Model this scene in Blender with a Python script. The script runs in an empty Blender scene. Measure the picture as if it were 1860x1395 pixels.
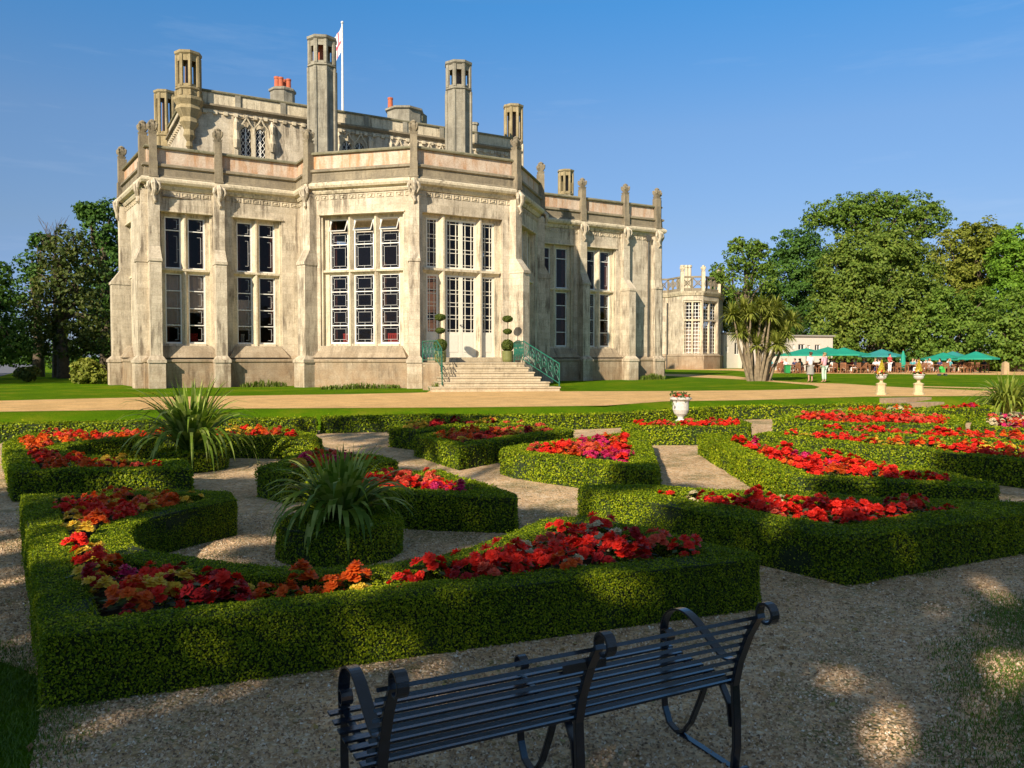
import bpy, bmesh, math, random
import numpy as np
from mathutils import Vector, Matrix
R=math.radians
PI=math.pi
random.seed(7); rng=np.random.default_rng(7)
sc=bpy.context.scene
col=sc.collection

# ------------------------------------------------------------------ camera, world, sun, exposure
CAMZ=1.9; F=1460.0; CXP=930.0; CYP=697.5; HOR=648.0
PITCH=math.atan((CYP-HOR)/F)
cam=bpy.data.cameras.new('camera'); camo=bpy.data.objects.new('camera',cam); col.objects.link(camo)
camo.location=(0,0,CAMZ); camo.rotation_euler=(PI/2-PITCH,0,0)
cam.sensor_width=36; cam.lens=36*F/1860; cam.clip_start=.05; cam.clip_end=3000
sc.camera=camo
SUN_EL=R(28); SX,SY=-.455,-.890                       # horizontal direction towards the sun
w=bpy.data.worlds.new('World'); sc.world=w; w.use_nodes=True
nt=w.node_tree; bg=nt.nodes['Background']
sky=nt.nodes.new('ShaderNodeTexSky'); sky.sky_type='NISHITA'; sky.sun_disc=False
sky.sun_elevation=SUN_EL; sky.sun_rotation=math.atan2(SX,SY)
sky.air_density=1.0; sky.dust_density=0.3; sky.ozone_density=4; sky.altitude=100
hs=nt.nodes.new('ShaderNodeHueSaturation'); hs.inputs['Saturation'].default_value=1.0
nt.links.new(sky.outputs[0],hs.inputs['Color']); 
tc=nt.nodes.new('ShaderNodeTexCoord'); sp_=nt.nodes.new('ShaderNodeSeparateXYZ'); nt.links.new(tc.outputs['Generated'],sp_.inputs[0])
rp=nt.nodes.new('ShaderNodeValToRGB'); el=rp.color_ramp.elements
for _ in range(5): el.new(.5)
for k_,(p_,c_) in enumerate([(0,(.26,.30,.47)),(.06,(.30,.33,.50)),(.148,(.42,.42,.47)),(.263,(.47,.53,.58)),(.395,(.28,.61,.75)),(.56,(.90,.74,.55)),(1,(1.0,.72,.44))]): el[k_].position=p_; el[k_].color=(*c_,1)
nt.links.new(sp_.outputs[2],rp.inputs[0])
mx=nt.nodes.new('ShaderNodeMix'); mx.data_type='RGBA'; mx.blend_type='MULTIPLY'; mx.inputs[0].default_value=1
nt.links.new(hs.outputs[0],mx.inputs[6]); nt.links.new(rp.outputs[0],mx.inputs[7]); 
mp_=nt.nodes.new('ShaderNodeMapping'); mp_.inputs['Scale'].default_value=(1.2,1.2,9); mp_.inputs['Rotation'].default_value=(.05,.12,.3); nt.links.new(tc.outputs['Generated'],mp_.inputs[0])
nz_=nt.nodes.new('ShaderNodeTexNoise'); nz_.inputs['Scale'].default_value=2.2; nz_.inputs['Detail'].default_value=7; nz_.inputs['Roughness'].default_value=.62; nt.links.new(mp_.outputs[0],nz_.inputs['Vector'])
cr_=nt.nodes.new('ShaderNodeValToRGB'); cr_.color_ramp.elements[0].position=.55; cr_.color_ramp.elements[1].position=.82; cr_.color_ramp.elements[1].color=(.16,.16,.16,1); nt.links.new(nz_.outputs[0],cr_.inputs[0])
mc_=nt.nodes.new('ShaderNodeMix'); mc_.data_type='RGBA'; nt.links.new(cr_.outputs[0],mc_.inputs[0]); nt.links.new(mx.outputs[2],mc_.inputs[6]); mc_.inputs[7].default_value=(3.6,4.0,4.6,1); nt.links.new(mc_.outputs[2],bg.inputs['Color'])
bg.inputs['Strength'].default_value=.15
sun=bpy.data.lights.new('sun','SUN'); sun.energy=4.9; sun.angle=R(.55); sun.color=(1,.87,.68)
suno=bpy.data.objects.new('sun',sun); col.objects.link(suno)
sd=Vector((SX*math.cos(SUN_EL),SY*math.cos(SUN_EL),math.sin(SUN_EL)))
suno.rotation_euler=sd.to_track_quat('Z','Y').to_euler(); suno.location=(-20,-40,30)
sc.view_settings.view_transform='Standard'; sc.view_settings.look='None'
sc.view_settings.exposure=0.55; sc.view_settings.gamma=1

# ------------------------------------------------------------------ helpers
def ray(x,y):
    v=(x-CXP,F,-(y-CYP)); c,s=math.cos(PITCH),math.sin(PITCH)
    return (v[0],v[1]*c+v[2]*s,-v[1]*s+v[2]*c)
def at(x,y,z):
    r=ray(x,y); t=(z-CAMZ)/r[2]; return (r[0]*t,r[1]*t)
def atY(x,y,Y):
    r=ray(x,y); t=Y/r[1]; return (r[0]*t,Y,CAMZ+r[2]*t)
def tag(o,label=None,cat=None,group=None,kind=None):
    if label: o['label']=label
    if cat: o['category']=cat
    if group: o['group']=group
    if kind: o['kind']=kind
    return o
ORG={}
def empty(name,loc=(0,0,0),rz=0,label=None,cat=None,group=None):
    o=bpy.data.objects.new(name,None); col.objects.link(o); o.location=loc; o.rotation_euler=(0,0,rz)
    o.empty_display_size=.2
    ORG[o.name]=Vector(loc) if rz==0 else Vector((0,0,0))
    return tag(o,label,cat,group)
def org(p): return ORG.get(p.name,Vector((0,0,0))) if p else Vector((0,0,0))
def link_mesh(name,me,parent=None,mats=(),smooth=False,o=None):
    for m in mats: me.materials.append(m)
    if smooth: me.polygons.foreach_set('use_smooth',[True]*len(me.polygons))
    ob=bpy.data.objects.new(name,me); col.objects.link(ob)
    if parent: ob.parent=parent; ORG[ob.name]=org(parent)
    return ob
class MB:
    def __init__(s): s.v=[]; s.f=[]; s.mi=[]; s.m=0; s.M=None
    def add(s,vs,fs):
        b=len(s.v)
        for v in vs:
            v=Vector(v)
            if s.M is not None: v=s.M@v
            s.v.append(v)
        for f in fs: s.f.append([b+i for i in f]); s.mi.append(s.m)
    def quad(s,a,b,c,d): s.add([a,b,c,d],[(0,1,2,3)])
    def box(s,x0,x1,y0,y1,z0,z1):
        s.add([(x0,y0,z0),(x1,y0,z0),(x1,y1,z0),(x0,y1,z0),(x0,y0,z1),(x1,y0,z1),(x1,y1,z1),(x0,y1,z1)],
              [(3,2,1,0),(4,5,6,7),(0,1,5,4),(1,2,6,5),(2,3,7,6),(3,0,4,7)])
    def frust(s,r0,z0,r1,z1):       # r=(x0,x1,y0,y1)
        a=[(r0[0],r0[2],z0),(r0[1],r0[2],z0),(r0[1],r0[3],z0),(r0[0],r0[3],z0),(r1[0],r1[2],z1),(r1[1],r1[2],z1),(r1[1],r1[3],z1),(r1[0],r1[3],z1)]
        s.add(a,[(3,2,1,0),(4,5,6,7),(0,1,5,4),(1,2,6,5),(2,3,7,6),(3,0,4,7)])
    def prism(s,poly,z0,z1):
        n=len(poly)
        s.add([(p[0],p[1],z0) for p in poly]+[(p[0],p[1],z1) for p in poly],
              [tuple(range(n))[::-1],tuple(range(n,2*n))]+[(i,(i+1)%n,n+(i+1)%n,n+i) for i in range(n)])
    def lathe(s,c,prof,n=16,rot=0,cap=True):
        vs=[];fs=[]
        for r,z in prof:
            for k in range(n):
                a=rot+2*PI*k/n; vs.append((c[0]+r*math.cos(a),c[1]+r*math.sin(a),c[2]+z))
        for j in range(len(prof)-1):
            for k in range(n):
                k2=(k+1)%n; fs.append((j*n+k,j*n+k2,(j+1)*n+k2,(j+1)*n+k))
        if cap:
            fs.append(tuple(range(n))[::-1]); m=(len(prof)-1)*n; fs.append(tuple(range(m,m+n)))
        s.add(vs,fs)
    def tube(s,pts,r,n=8,cap=True):
        pts=[Vector(p) for p in pts]; rs=r if isinstance(r,(list,tuple)) else [r]*len(pts)
        vs=[];fs=[];up=None
        for i,p in enumerate(pts):
            d=(pts[min(i+1,len(pts)-1)]-pts[max(i-1,0)]).normalized()
            if up is None: up=Vector((0,0,1)) if abs(d.z)<.9 else Vector((1,0,0))
            a=d.cross(up); 
            if a.length<1e-4: a=d.cross(Vector((0,1,0)))
            a.normalize(); b=a.cross(d); up=b
            for k in range(n):
                t=2*PI*k/n; vs.append(p+(a*math.cos(t)+b*math.sin(t))*rs[i])
        for i in range(len(pts)-1):
            for k in range(n):
                k2=(k+1)%n; fs.append((i*n+k,(i+1)*n+k,(i+1)*n+k2,i*n+k2))
        if cap: fs.append(tuple(range(n))); m=(len(pts)-1)*n; fs.append(tuple(range(m,m+n))[::-1])
        s.add(vs,fs)
    def strap(s,pts,side,wd,th):     # flat bar swept through pts; side = width direction
        pts=[Vector(p) for p in pts]; side=Vector(side).normalized(); vs=[];fs=[]
        for i,p in enumerate(pts):
            d=(pts[min(i+1,len(pts)-1)]-pts[max(i-1,0)]).normalized(); nn=side.cross(d).normalized()
            for a,b in ((-1,-1),(1,-1),(1,1),(-1,1)): vs.append(p+side*a*wd/2+nn*b*th/2)
        for i in range(len(pts)-1):
            for k in range(4):
                k2=(k+1)%4; fs.append((i*4+k,i*4+k2,(i+1)*4+k2,(i+1)*4+k))
        fs.append((3,2,1,0)); m=(len(pts)-1)*4; fs.append((m,m+1,m+2,m+3)); s.add(vs,fs)
    def sphere(s,c,r,n=12,m=8,sc=(1,1,1)):
        vs=[];fs=[]
        for j in range(m+1):
            ph=PI*j/m
            for k in range(n):
                a=2*PI*k/n; vs.append((c[0]+r*sc[0]*math.sin(ph)*math.cos(a),c[1]+r*sc[1]*math.sin(ph)*math.sin(a),c[2]+r*sc[2]*math.cos(ph)))
        for j in range(m):
            for k in range(n): fs.append((j*n+k,(j+1)*n+k,(j+1)*n+(k+1)%n,j*n+(k+1)%n))
        s.add(vs,fs)
    def sweep(s,line,prof,closed=False):   # line: 2D pts; prof: closed loop of (d outward, z)
        n=len(line); vs=[];fs=[];m=len(prof)
        for i in range(n):
            ns=[]
            if i>0 or closed: a=line[i-1]; b=line[i]; ns.append((b[0]-a[0],b[1]-a[1]))
            if i<n-1 or closed: a=line[i]; b=line[(i+1)%n]; ns.append((b[0]-a[0],b[1]-a[1]))
            ns=[Vector((t[1],-t[0])).normalized() for t in ns]
            mm=(ns[0]+ns[-1]).normalized(); k=1/max(.35,mm.dot(ns[0]))
            for d,z in prof: vs.append((line[i][0]+mm.x*d*k,line[i][1]+mm.y*d*k,z))
        for i in range(n if closed else n-1):
            j=(i+1)%n
            for k in range(m):
                k2=(k+1)%m; fs.append((i*m+k,j*m+k,j*m+k2,i*m+k2))
        if not closed: fs.append(tuple(range(m))); fs.append(tuple(range((n-1)*m,n*m))[::-1])
        s.add(vs,fs)
    def build(s,name,mat,parent=None,smooth=False,bev=0,loc=None):
        o=org(parent) if loc is None else Vector(loc)
        me=bpy.data.meshes.new(name); me.from_pydata([tuple(v-o) for v in s.v],[],s.f)
        mats=mat if isinstance(mat,(list,tuple)) else [mat]
        for m in mats: me.materials.append(m)
        if len(mats)>1: me.polygons.foreach_set('material_index',s.mi)
        bm=bmesh.new(); bm.from_mesh(me); bmesh.ops.recalc_face_normals(bm,faces=bm.faces)
        if bev: bmesh.ops.bevel(bm,geom=[e for e in bm.edges if e.is_manifold and e.calc_face_angle(0)>.5],offset=bev,segments=2,affect='EDGES',clamp_overlap=True)
        bm.to_mesh(me); bm.free()
        ob=link_mesh(name,me,parent,(),smooth)
        if loc is not None: ob.location=loc
        return ob
def seg_off(line,d):     # offset an open polyline outward by d
    mb=MB(); mb.sweep(line,[(d,0),(d+.001,0),(d,.001)]); return [(v.x,v.y) for v in mb.v[::3]]

def quads_mesh(name,P,mats,parent=None,mi=None,loc=None):   # P: (n,4,3)
    n=len(P); o=np.array(org(parent) if loc is None else loc,dtype=float)
    me=bpy.data.meshes.new(name); me.vertices.add(n*4); me.loops.add(n*4); me.polygons.add(n)
    me.vertices.foreach_set('co',(P.reshape(-1,3)-o).astype(np.float32).ravel())
    me.loops.foreach_set('vertex_index',np.arange(n*4,dtype=np.int32))
    me.polygons.foreach_set('loop_start',np.arange(0,n*4,4,dtype=np.int32))
    try: me.polygons.foreach_set('loop_total',np.full(n,4,dtype=np.int32))
    except Exception: pass
    for m in mats: me.materials.append(m)
    if mi is not None: me.polygons.foreach_set('material_index',mi.astype(np.int32))
    me.update(calc_edges=True)
    ob=bpy.data.objects.new(name,me); col.objects.link(ob)
    if parent: ob.parent=parent; ORG[ob.name]=org(parent)
    if loc is not None: ob.location=loc
    return ob
def unit(v): return v/np.maximum(np.linalg.norm(v,axis=-1,keepdims=True),1e-9)
def cards(C,N,size,jit=.7,asp=1.6,droop=0):    # diamond shaped leaves, normals near N
    n=len(C); nn=unit(N+rng.normal(0,jit,(n,3))); t=rng.normal(0,1,(n,3)); t[:,2]-=droop
    t=unit(t-nn*(t*nn).sum(1,keepdims=True)); b=np.cross(nn,t)
    s=(size*rng.uniform(.7,1.3,n))[:,None] if np.ndim(size)==0 else (size*rng.uniform(.7,1.3,n))[:,None]
    L=t*s*asp*.5; W=b*s*.5; bend=nn*s*.12
    return np.stack([C-L-bend,C-W+bend*.4,C+L-bend,C+W+bend*.4],1)
def snoise(P,f,seed=0):
    r=np.random.default_rng(seed); o=np.zeros(len(P))
    for k in range(5):
        d=unit(r.normal(0,1,3)); o+=np.sin((P@d)*f*(1+.45*k)+r.uniform(0,6.28))/(1+.35*k)
    return o/3

# ------------------------------------------------------------------ materials
def newmat(name):
    m=bpy.data.materials.new(name); m.use_nodes=True; t=m.node_tree; return m,t,t.nodes['Principled BSDF']
def N(t,k,**kw):
    n=t.nodes.new(k)
    for a,b in kw.items():
        if a in n.inputs: n.inputs[a].default_value=b
        else: setattr(n,a,b)
    return n
def L(t,a,b): t.links.new(a,b)
def ramp(t,fac,stops):
    r=t.nodes.new('ShaderNodeValToRGB'); e=r.color_ramp.elements
    while len(e)<len(stops): e.new(.5)
    for k,(p,c) in enumerate(stops): e[k].position=p; e[k].color=(c[0],c[1],c[2],1)
    L(t,fac,r.inputs[0]); return r.outputs[0]
def mix(t,fac,a,b,mode='MIX'):
    m=t.nodes.new('ShaderNodeMix'); m.data_type='RGBA'; m.blend_type=mode
    for s,v in ((m.inputs[0],fac),(m.inputs[6],a),(m.inputs[7],b)):
        if isinstance(v,(int,float)): s.default_value=v
        elif isinstance(v,tuple): s.default_value=(v[0],v[1],v[2],1)
        else: L(t,v,s)
    return m.outputs[2]
def math_(t,op,a,b=None):
    m=t.nodes.new('ShaderNodeMath'); m.operation=op
    for i,v in enumerate((a,b)):
        if v is None: continue
        if isinstance(v,(int,float)): m.inputs[i].default_value=v
        else: L(t,v,m.inputs[i])
    return m.outputs[0]
def pos(t): return t.nodes.new('ShaderNodeNewGeometry').outputs['Position']
def noise(t,vec,scale,detail=4,rough=.55,sc3=None):
    if sc3:
        mp=t.nodes.new('ShaderNodeMapping'); mp.inputs['Scale'].default_value=sc3; L(t,vec,mp.inputs[0]); vec=mp.outputs[0]
    n=N(t,'ShaderNodeTexNoise',Scale=scale,Detail=detail,Roughness=rough); L(t,vec,n.inputs['Vector']); return n.outputs['Fac']
def bump(t,h,b,strength=.4,dist=.02):
    n=N(t,'ShaderNodeBump',Strength=strength,Distance=dist); L(t,h,n.inputs['Height']); L(t,n.outputs[0],b.inputs['Normal']); return n
def simple(name,c,rough=.6,metal=0,var=.12,scale=8,bmp=.15):
    m,t,b=newmat(name); p=t.nodes.new('ShaderNodeTexCoord').outputs['Object']; n=noise(t,p,scale)
    L(t,ramp(t,n,[(.25,[x*(1-var*1.6) for x in c]),(.75,[min(1,x*(1+var)) for x in c])]),b.inputs['Base Color'])
    b.inputs['Roughness'].default_value=rough; b.inputs['Metallic'].default_value=metal
    if bmp: bump(t,noise(t,p,scale*4),b,bmp,.01)
    return m
def stone(name,c1,c2,stain,amount=.45,joints=True,streak=None,bw=.75,bh=.36,jc=.78,dirt=0):
    m,t,b=newmat(name); g=t.nodes.new('ShaderNodeNewGeometry'); p=g.outputs['Position']
    cr=t.nodes.new('ShaderNodeVectorMath'); cr.operation='CROSS_PRODUCT'; L(t,g.outputs['True Normal'],cr.inputs[0]); cr.inputs[1].default_value=(0,0,1)
    dt=t.nodes.new('ShaderNodeVectorMath'); dt.operation='DOT_PRODUCT'; L(t,cr.outputs[0],dt.inputs[0]); L(t,p,dt.inputs[1])
    sx=t.nodes.new('ShaderNodeSeparateXYZ'); L(t,p,sx.inputs[0])
    cb=t.nodes.new('ShaderNodeCombineXYZ'); L(t,dt.outputs['Value'],cb.inputs[0]); L(t,sx.outputs[2],cb.inputs[1])
    c=ramp(t,noise(t,p,1.3,8,.7),[(.36,c1),(.62,c2)])
    if joints:
        br=N(t,'ShaderNodeTexBrick',Scale=1.0); br.inputs['Brick Width'].default_value=bw; br.inputs['Row Height'].default_value=bh
        br.inputs['Mortar Size'].default_value=.012; br.inputs['Mortar Smooth'].default_value=.4; br.inputs['Bias'].default_value=-.2
        br.inputs['Color1'].default_value=(1,1,1,1); br.inputs['Color2'].default_value=(.78,.77,.75,1); br.inputs['Mortar'].default_value=(jc,jc*.97,jc*.92,1)
        L(t,cb.outputs[0],br.inputs['Vector']); c=mix(t,1.0,c,br.outputs[0],'MULTIPLY')
    # weather streaks and patches: wear with a shape of its own
    s1=noise(t,cb.outputs[0],1.0,8,.68,(4.6,.5,1)); s2=noise(t,p,.55,6,.65)
    k=math_(t,'MULTIPLY',ramp(t,s1,[(.46,(0,0,0)),(.64,(1,1,1))]),ramp(t,s2,[(.42,(.12,.12,.12)),(.60,(1,1,1))]))
    c=mix(t,math_(t,'MULTIPLY',k,amount*1.6),c,stain)
    if streak:
        s3=noise(t,cb.outputs[0],1.0,5,.6,(2.6,.5,1)); c=mix(t,math_(t,'MULTIPLY',ramp(t,s3,[(.45,(0,0,0)),(.66,(1,1,1))]),.85),c,streak)
    if dirt:
        zz=N(t,'ShaderNodeMapRange'); L(t,sx.outputs[2],zz.inputs[0]); zz.inputs[1].default_value=.4; zz.inputs[2].default_value=2.6; zz.inputs[3].default_value=1; zz.inputs[4].default_value=0
        d=math_(t,'MULTIPLY',math_(t,'MULTIPLY',zz.outputs[0],ramp(t,noise(t,p,1.7,5,.6),[(.3,(.2,.2,.2)),(.6,(1,1,1))])),dirt)
        c=mix(t,d,c,(.33,.2,.1))
    L(t,mix(t,1.0,c,ramp(t,noise(t,p,15,6,.75),[(.35,(.74,.72,.69)),(.6,(1,1,1))]),'MULTIPLY'),b.inputs['Base Color'])
    b.inputs['Roughness'].default_value=.9; bump(t,noise(t,p,11,5,.7),b,.35,.03); return m
def leafmat(name,cols,rough=.55,trans=.25,big=.5,spec=.3,nf=.6):
    m,t,b=newmat(name); g=t.nodes.new('ShaderNodeNewGeometry')
    n=noise(t,g.outputs['Position'],big,3)
    v=math_(t,'ADD',math_(t,'MULTIPLY',g.outputs['Random Per Island'],1-nf),math_(t,'MULTIPLY',n,nf))
    k=len(cols); c=ramp(t,v,[(.22+.56*i/(k-1),q) for i,q in enumerate(cols)])
    L(t,c,b.inputs['Base Color']); b.inputs['Roughness'].default_value=rough; b.inputs['Specular IOR Level'].default_value=spec
    if trans:
        tr=t.nodes.new('ShaderNodeBsdfTranslucent'); L(t,mix(t,1.0,c,(1.3,1.35,.6),'MULTIPLY'),tr.inputs[0])
        ms=t.nodes.new('ShaderNodeMixShader'); ms.inputs[0].default_value=trans
        L(t,b.outputs[0],ms.inputs[1]); L(t,tr.outputs[0],ms.inputs[2]); L(t,ms.outputs[0],t.nodes['Material Output'].inputs[0])
    return m
M={}
M['stone']=stone('limestone ashlar',(.56,.48,.36),(.76,.67,.52),(.23,.19,.14),.85,dirt=.5,jc=.80)
M['trim']=stone('dressed limestone trim',(.62,.54,.39),(.78,.68,.50),(.24,.20,.14),.75,joints=False)
M['plinth']=stone('weathered plinth stone',(.36,.29,.20),(.52,.43,.31),(.17,.14,.10),.8,bw=1.1,bh=.42,dirt=.75)
M['dark']=stone('dark weathered stone',(.25,.21,.15),(.37,.31,.21),(.12,.105,.075),.6,bw=1.2,bh=.5)
M['render']=stone('rust streaked parapet render',(.60,.45,.33),(.70,.58,.46),(.36,.26,.18),.4,joints=False,streak=(.50,.23,.08))
M['coping']=stone('lichen coping stone',(.19,.18,.11),(.30,.27,.18),(.09,.10,.05),.6,joints=False)
M['chim']=stone('grey weathered chimney stone',(.27,.25,.20),(.42,.39,.31),(.17,.155,.12),.6,bw=.8,bh=.5)
M['chimgold']=stone('ochre lichen turret stone',(.31,.24,.12),(.44,.36,.21),(.16,.13,.07),.5,joints=False)
M['step']=stone('worn step stone',(.50,.41,.27),(.60,.50,.35),(.25,.2,.13),.5,joints=False)
M['white']=simple('white window paint',(.78,.77,.72),.45,var=.04,bmp=0)
M['cream']=simple('cream door paint',(.78,.74,.62),.45,var=.04,bmp=0)
M['lead']=simple('grey leaded bars',(.42,.42,.41),.5,var=.1,bmp=0)
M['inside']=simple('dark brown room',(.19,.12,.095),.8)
M['blind']=simple('white blind cloth',(.72,.72,.70),.8,var=.05)
M['redcloth']=simple('red upholstery',(.45,.035,.03),.7)
M['terracotta']=simple('terracotta pot',(.50,.13,.06),.8)
M['lead_pipe']=simple('dark drainpipe',(.05,.05,.045),.5)
M['roof']=simple('lead roof',(.2,.2,.2),.7)
M['iron_green']=simple('green painted iron',(.012,.13,.085),.45,var=.3)
M['potgreen']=simple('olive planter',(.16,.17,.05),.6)
M['polewhite']=simple('white pole paint',(.75,.75,.75),.4,bmp=0)
def glass():
    m=bpy.data.materials.new('window glass'); m.use_nodes=True; t=m.node_tree; t.nodes.remove(t.nodes['Principled BSDF'])
    fr=N(t,'ShaderNodeFresnel',IOR=1.45); tr=t.nodes.new('ShaderNodeBsdfTransparent'); tr.inputs[0].default_value=(.66,.58,.52,1)
    gl=t.nodes.new('ShaderNodeBsdfGlossy'); gl.inputs['Roughness'].default_value=.03; gl.inputs['Color'].default_value=(.85,.80,.76,1)
    ms=t.nodes.new('ShaderNodeMixShader'); L(t,math_(t,'MULTIPLY',fr.outputs[0],.75),ms.inputs[0]); L(t,tr.outputs[0],ms.inputs[1]); L(t,gl.outputs[0],ms.inputs[2])
    bp=N(t,'ShaderNodeBump',Strength=.3,Distance=.03); L(t,noise(t,pos(t),2.2,3),bp.inputs['Height']); L(t,bp.outputs[0],gl.inputs['Normal'])
    L(t,ms.outputs[0],t.nodes['Material Output'].inputs[0]); return m
M['glass']=glass()
def gravelmat(name,cols,scale,moss=None,leafl=0):
    m,t,b=newmat(name); p=pos(t)
    vo=N(t,'ShaderNodeTexVoronoi',Scale=scale); L(t,p,vo.inputs['Vector'])
    sp=t.nodes.new('ShaderNodeSeparateColor'); L(t,vo.outputs['Color'],sp.inputs[0])
    c=ramp(t,sp.outputs[0],[(i/(len(cols)-1),q) for i,q in enumerate(cols)])
    vo2=N(t,'ShaderNodeTexVoronoi',Scale=scale*.45); L(t,p,vo2.inputs['Vector'])
    sp2=t.nodes.new('ShaderNodeSeparateColor'); L(t,vo2.outputs['Color'],sp2.inputs[0])
    c=mix(t,.3,c,ramp(t,sp2.outputs[1],[(0,cols[0]),(.5,cols[len(cols)//2]),(1,cols[-1])]))
    c=mix(t,1.0,c,ramp(t,noise(t,p,1.3,5,.6),[(.3,(.70,.68,.66)),(.7,(1.0,.98,.95))]),'MULTIPLY')
    if moss:
        k=math_(t,'MULTIPLY',ramp(t,noise(t,p,.8,6,.72),[(.50,(0,0,0)),(.60,(1,1,1))]),ramp(t,noise(t,p,42,3,.7),[(.42,(0,0,0)),(.56,(1,1,1))]))
        c=mix(t,math_(t,'MULTIPLY',k,moss),c,(.07,.10,.02))
    L(t,c,b.inputs['Base Color']); b.inputs['Roughness'].default_value=.9; b.inputs['Specular IOR Level'].default_value=.1
    h=math_(t,'SUBTRACT',1.0,vo.outputs['Distance']); bump(t,h,b,.9,.6/scale)
    return m
M['gravel']=gravelmat('mixed flint gravel',[(.26,.16,.085),(.74,.48,.26),(.88,.60,.34),(.56,.38,.22),(.92,.80,.60)],40,.85)
M['path']=gravelmat('golden path gravel',[(.62,.36,.13),(.80,.50,.20),(.86,.57,.26),(.80,.54,.26)],30)
def lawnmat():
    m,t,b=newmat('mown lawn'); p=pos(t)
    c=ramp(t,noise(t,p,.45,8,.72),[(.32,(.07,.17,.006)),(.5,(.115,.23,.006)),(.62,(.20,.26,.014)),(.75,(.27,.26,.04))])
    c=mix(t,1.0,c,ramp(t,noise(t,p,45,4,.75),[(.3,(.55,.60,.45)),(.7,(1.25,1.18,.9))]),'MULTIPLY')
    L(t,c,b.inputs['Base Color']); b.inputs['Roughness'].default_value=1; b.inputs['Specular IOR Level'].default_value=.02
    bump(t,noise(t,p,70,4,.8),b,.8,.06); return m
M['lawn']=lawnmat()
M['earth']=simple('dark bed soil',(.045,.03,.02),.95,scale=20,bmp=.8)
M['hedge']=leafmat('box hedge leaves',[(.05,.095,.003),(.12,.19,.004),(.25,.32,.006),(.42,.46,.015)],.55,.25,1.3,.2,.5)
M['hedgecore']=simple('hedge inner twigs',(.018,.034,.006),.95,var=.4,scale=30,bmp=.8)
M['bark']=simple('tree bark',(.12,.09,.06),.95,var=.35,scale=5,bmp=.8)
M['iron']=simple('glossy dark blue-black bench paint',(.013,.017,.027),.22,var=.3,scale=25,bmp=.05)
M['iron'].node_tree.nodes['Principled BSDF'].inputs['IOR'].default_value=1.85
M['spike']=leafmat('spiky plant blades',[(.09,.16,.015),(.20,.29,.035),(.38,.44,.12)],.5,.3,3,.2,.3)
M['spikey']=leafmat('yellow green blades',[(.10,.15,.015),(.20,.26,.03),(.34,.38,.07)],.45,.3,3,.4,.3)
FLOW={'scarlet':(.90,.028,.012),'dark red':(.42,.010,.014),'orange':(.92,.14,.012),'yellow':(.90,.56,.05),'magenta pink':(.72,.03,.16),'coral':(.80,.12,.06),'pale cream':(.8,.68,.42)}
for k,c in FLOW.items():
    m,t,b=newmat(k+' begonia petals'); g=t.nodes.new('ShaderNodeNewGeometry')
    L(t,ramp(t,g.outputs['Random Per Island'],[(0,[x*.62 for x in c]),(1,[min(.9,x*1.12+.008) for x in c])]),b.inputs['Base Color'])
    b.inputs['Roughness'].default_value=.55; b.inputs['Specular IOR Level'].default_value=.25
    tr=t.nodes.new('ShaderNodeBsdfTranslucent'); tr.inputs[0].default_value=(c[0],c[1],c[2],1); ms=t.nodes.new('ShaderNodeMixShader'); ms.inputs[0].default_value=.25
    L(t,b.outputs[0],ms.inputs[1]); L(t,tr.outputs[0],ms.inputs[2]); L(t,ms.outputs[0],t.nodes['Material Output'].inputs[0]); M['f_'+k]=m
M['bleaf']=leafmat('begonia leaves',[(.03,.06,.01),(.06,.10,.02),(.10,.09,.03)],.5,.15,3)

# ------------------------------------------------------------------ ground
TX=[-80,-40,-13.5,-8.2,-1.1,2,5.1,7.8,13,17.8,40,90]; TY=[2,12,20.6,22.1,22.6,23.5,25.5,26.4,28.8,29.3,33,40]
def ztop(x): return np.interp(x,TX,TY)
LZ=.45
def hz(x,y):
    k=np.clip((y-(ztop(x)-1.7))/1.7,0,1); return LZ*(k*k*(3-2*k))
def terrain():
    xs=np.concatenate([[-1500,-600,-250,-120],np.arange(-80,90.1,1.0),[130,260,600,1500]])
    ys=np.concatenate([[-600,-200,-80,-30,-10],np.arange(0,42,.35),np.arange(42,130,4),[160,300,700,1800]])
    X,Y=np.meshgrid(xs,ys); Z=hz(X,Y); nx,ny=len(xs),len(ys)
    V=np.stack([X,Y,Z],-1).reshape(-1,3)
    i=np.arange((ny-1)*(nx-1)); r=i//(nx-1); c=i%(nx-1); a=r*nx+c
    Fc=np.stack([a,a+1,a+1+nx,a+nx],1)
    me=bpy.data.meshes.new('lawn'); me.from_pydata(V.tolist(),[],Fc.tolist()); me.materials.append(M['lawn'])
    me.polygons.foreach_set('use_smooth',[True]*len(me.polygons))
    o=bpy.data.objects.new('lawn',me); col.objects.link(o); tag(o,kind='structure')
terrain()
def sheet(name,poly,z,mat):
    bm=bmesh.new(); vs=[bm.verts.new((x,y,z)) for x,y in poly]; f=bm.faces.new(vs)
    bmesh.ops.recalc_face_normals(bm,faces=bm.faces)
    if f.normal.z<0: f.normal_flip()
    bmesh.ops.triangulate(bm,faces=bm.faces)
    me=bpy.data.meshes.new(name); bm.to_mesh(me); bm.free()
    o=link_mesh(name,me,None,[mat]); tag(o,kind='structure'); return o
xs=np.linspace(-11.5,24,26)
gp=[(x,float(ztop(x)-1.75)) for x in xs]
sheet('parterre_gravel',[(-11.9,float(ztop(-11.9)-1.75))]+gp[1:]+[(26,10),(26,-12),(0.6,-12),(.1,-2),(-.9,1.2),(-1.9,3.0),(-2.5,4.2),(-2.85,4.75),(-4.0,5.4),(-7.4,10.5),(-9.9,14.4)],.005,M['gravel'])
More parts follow.
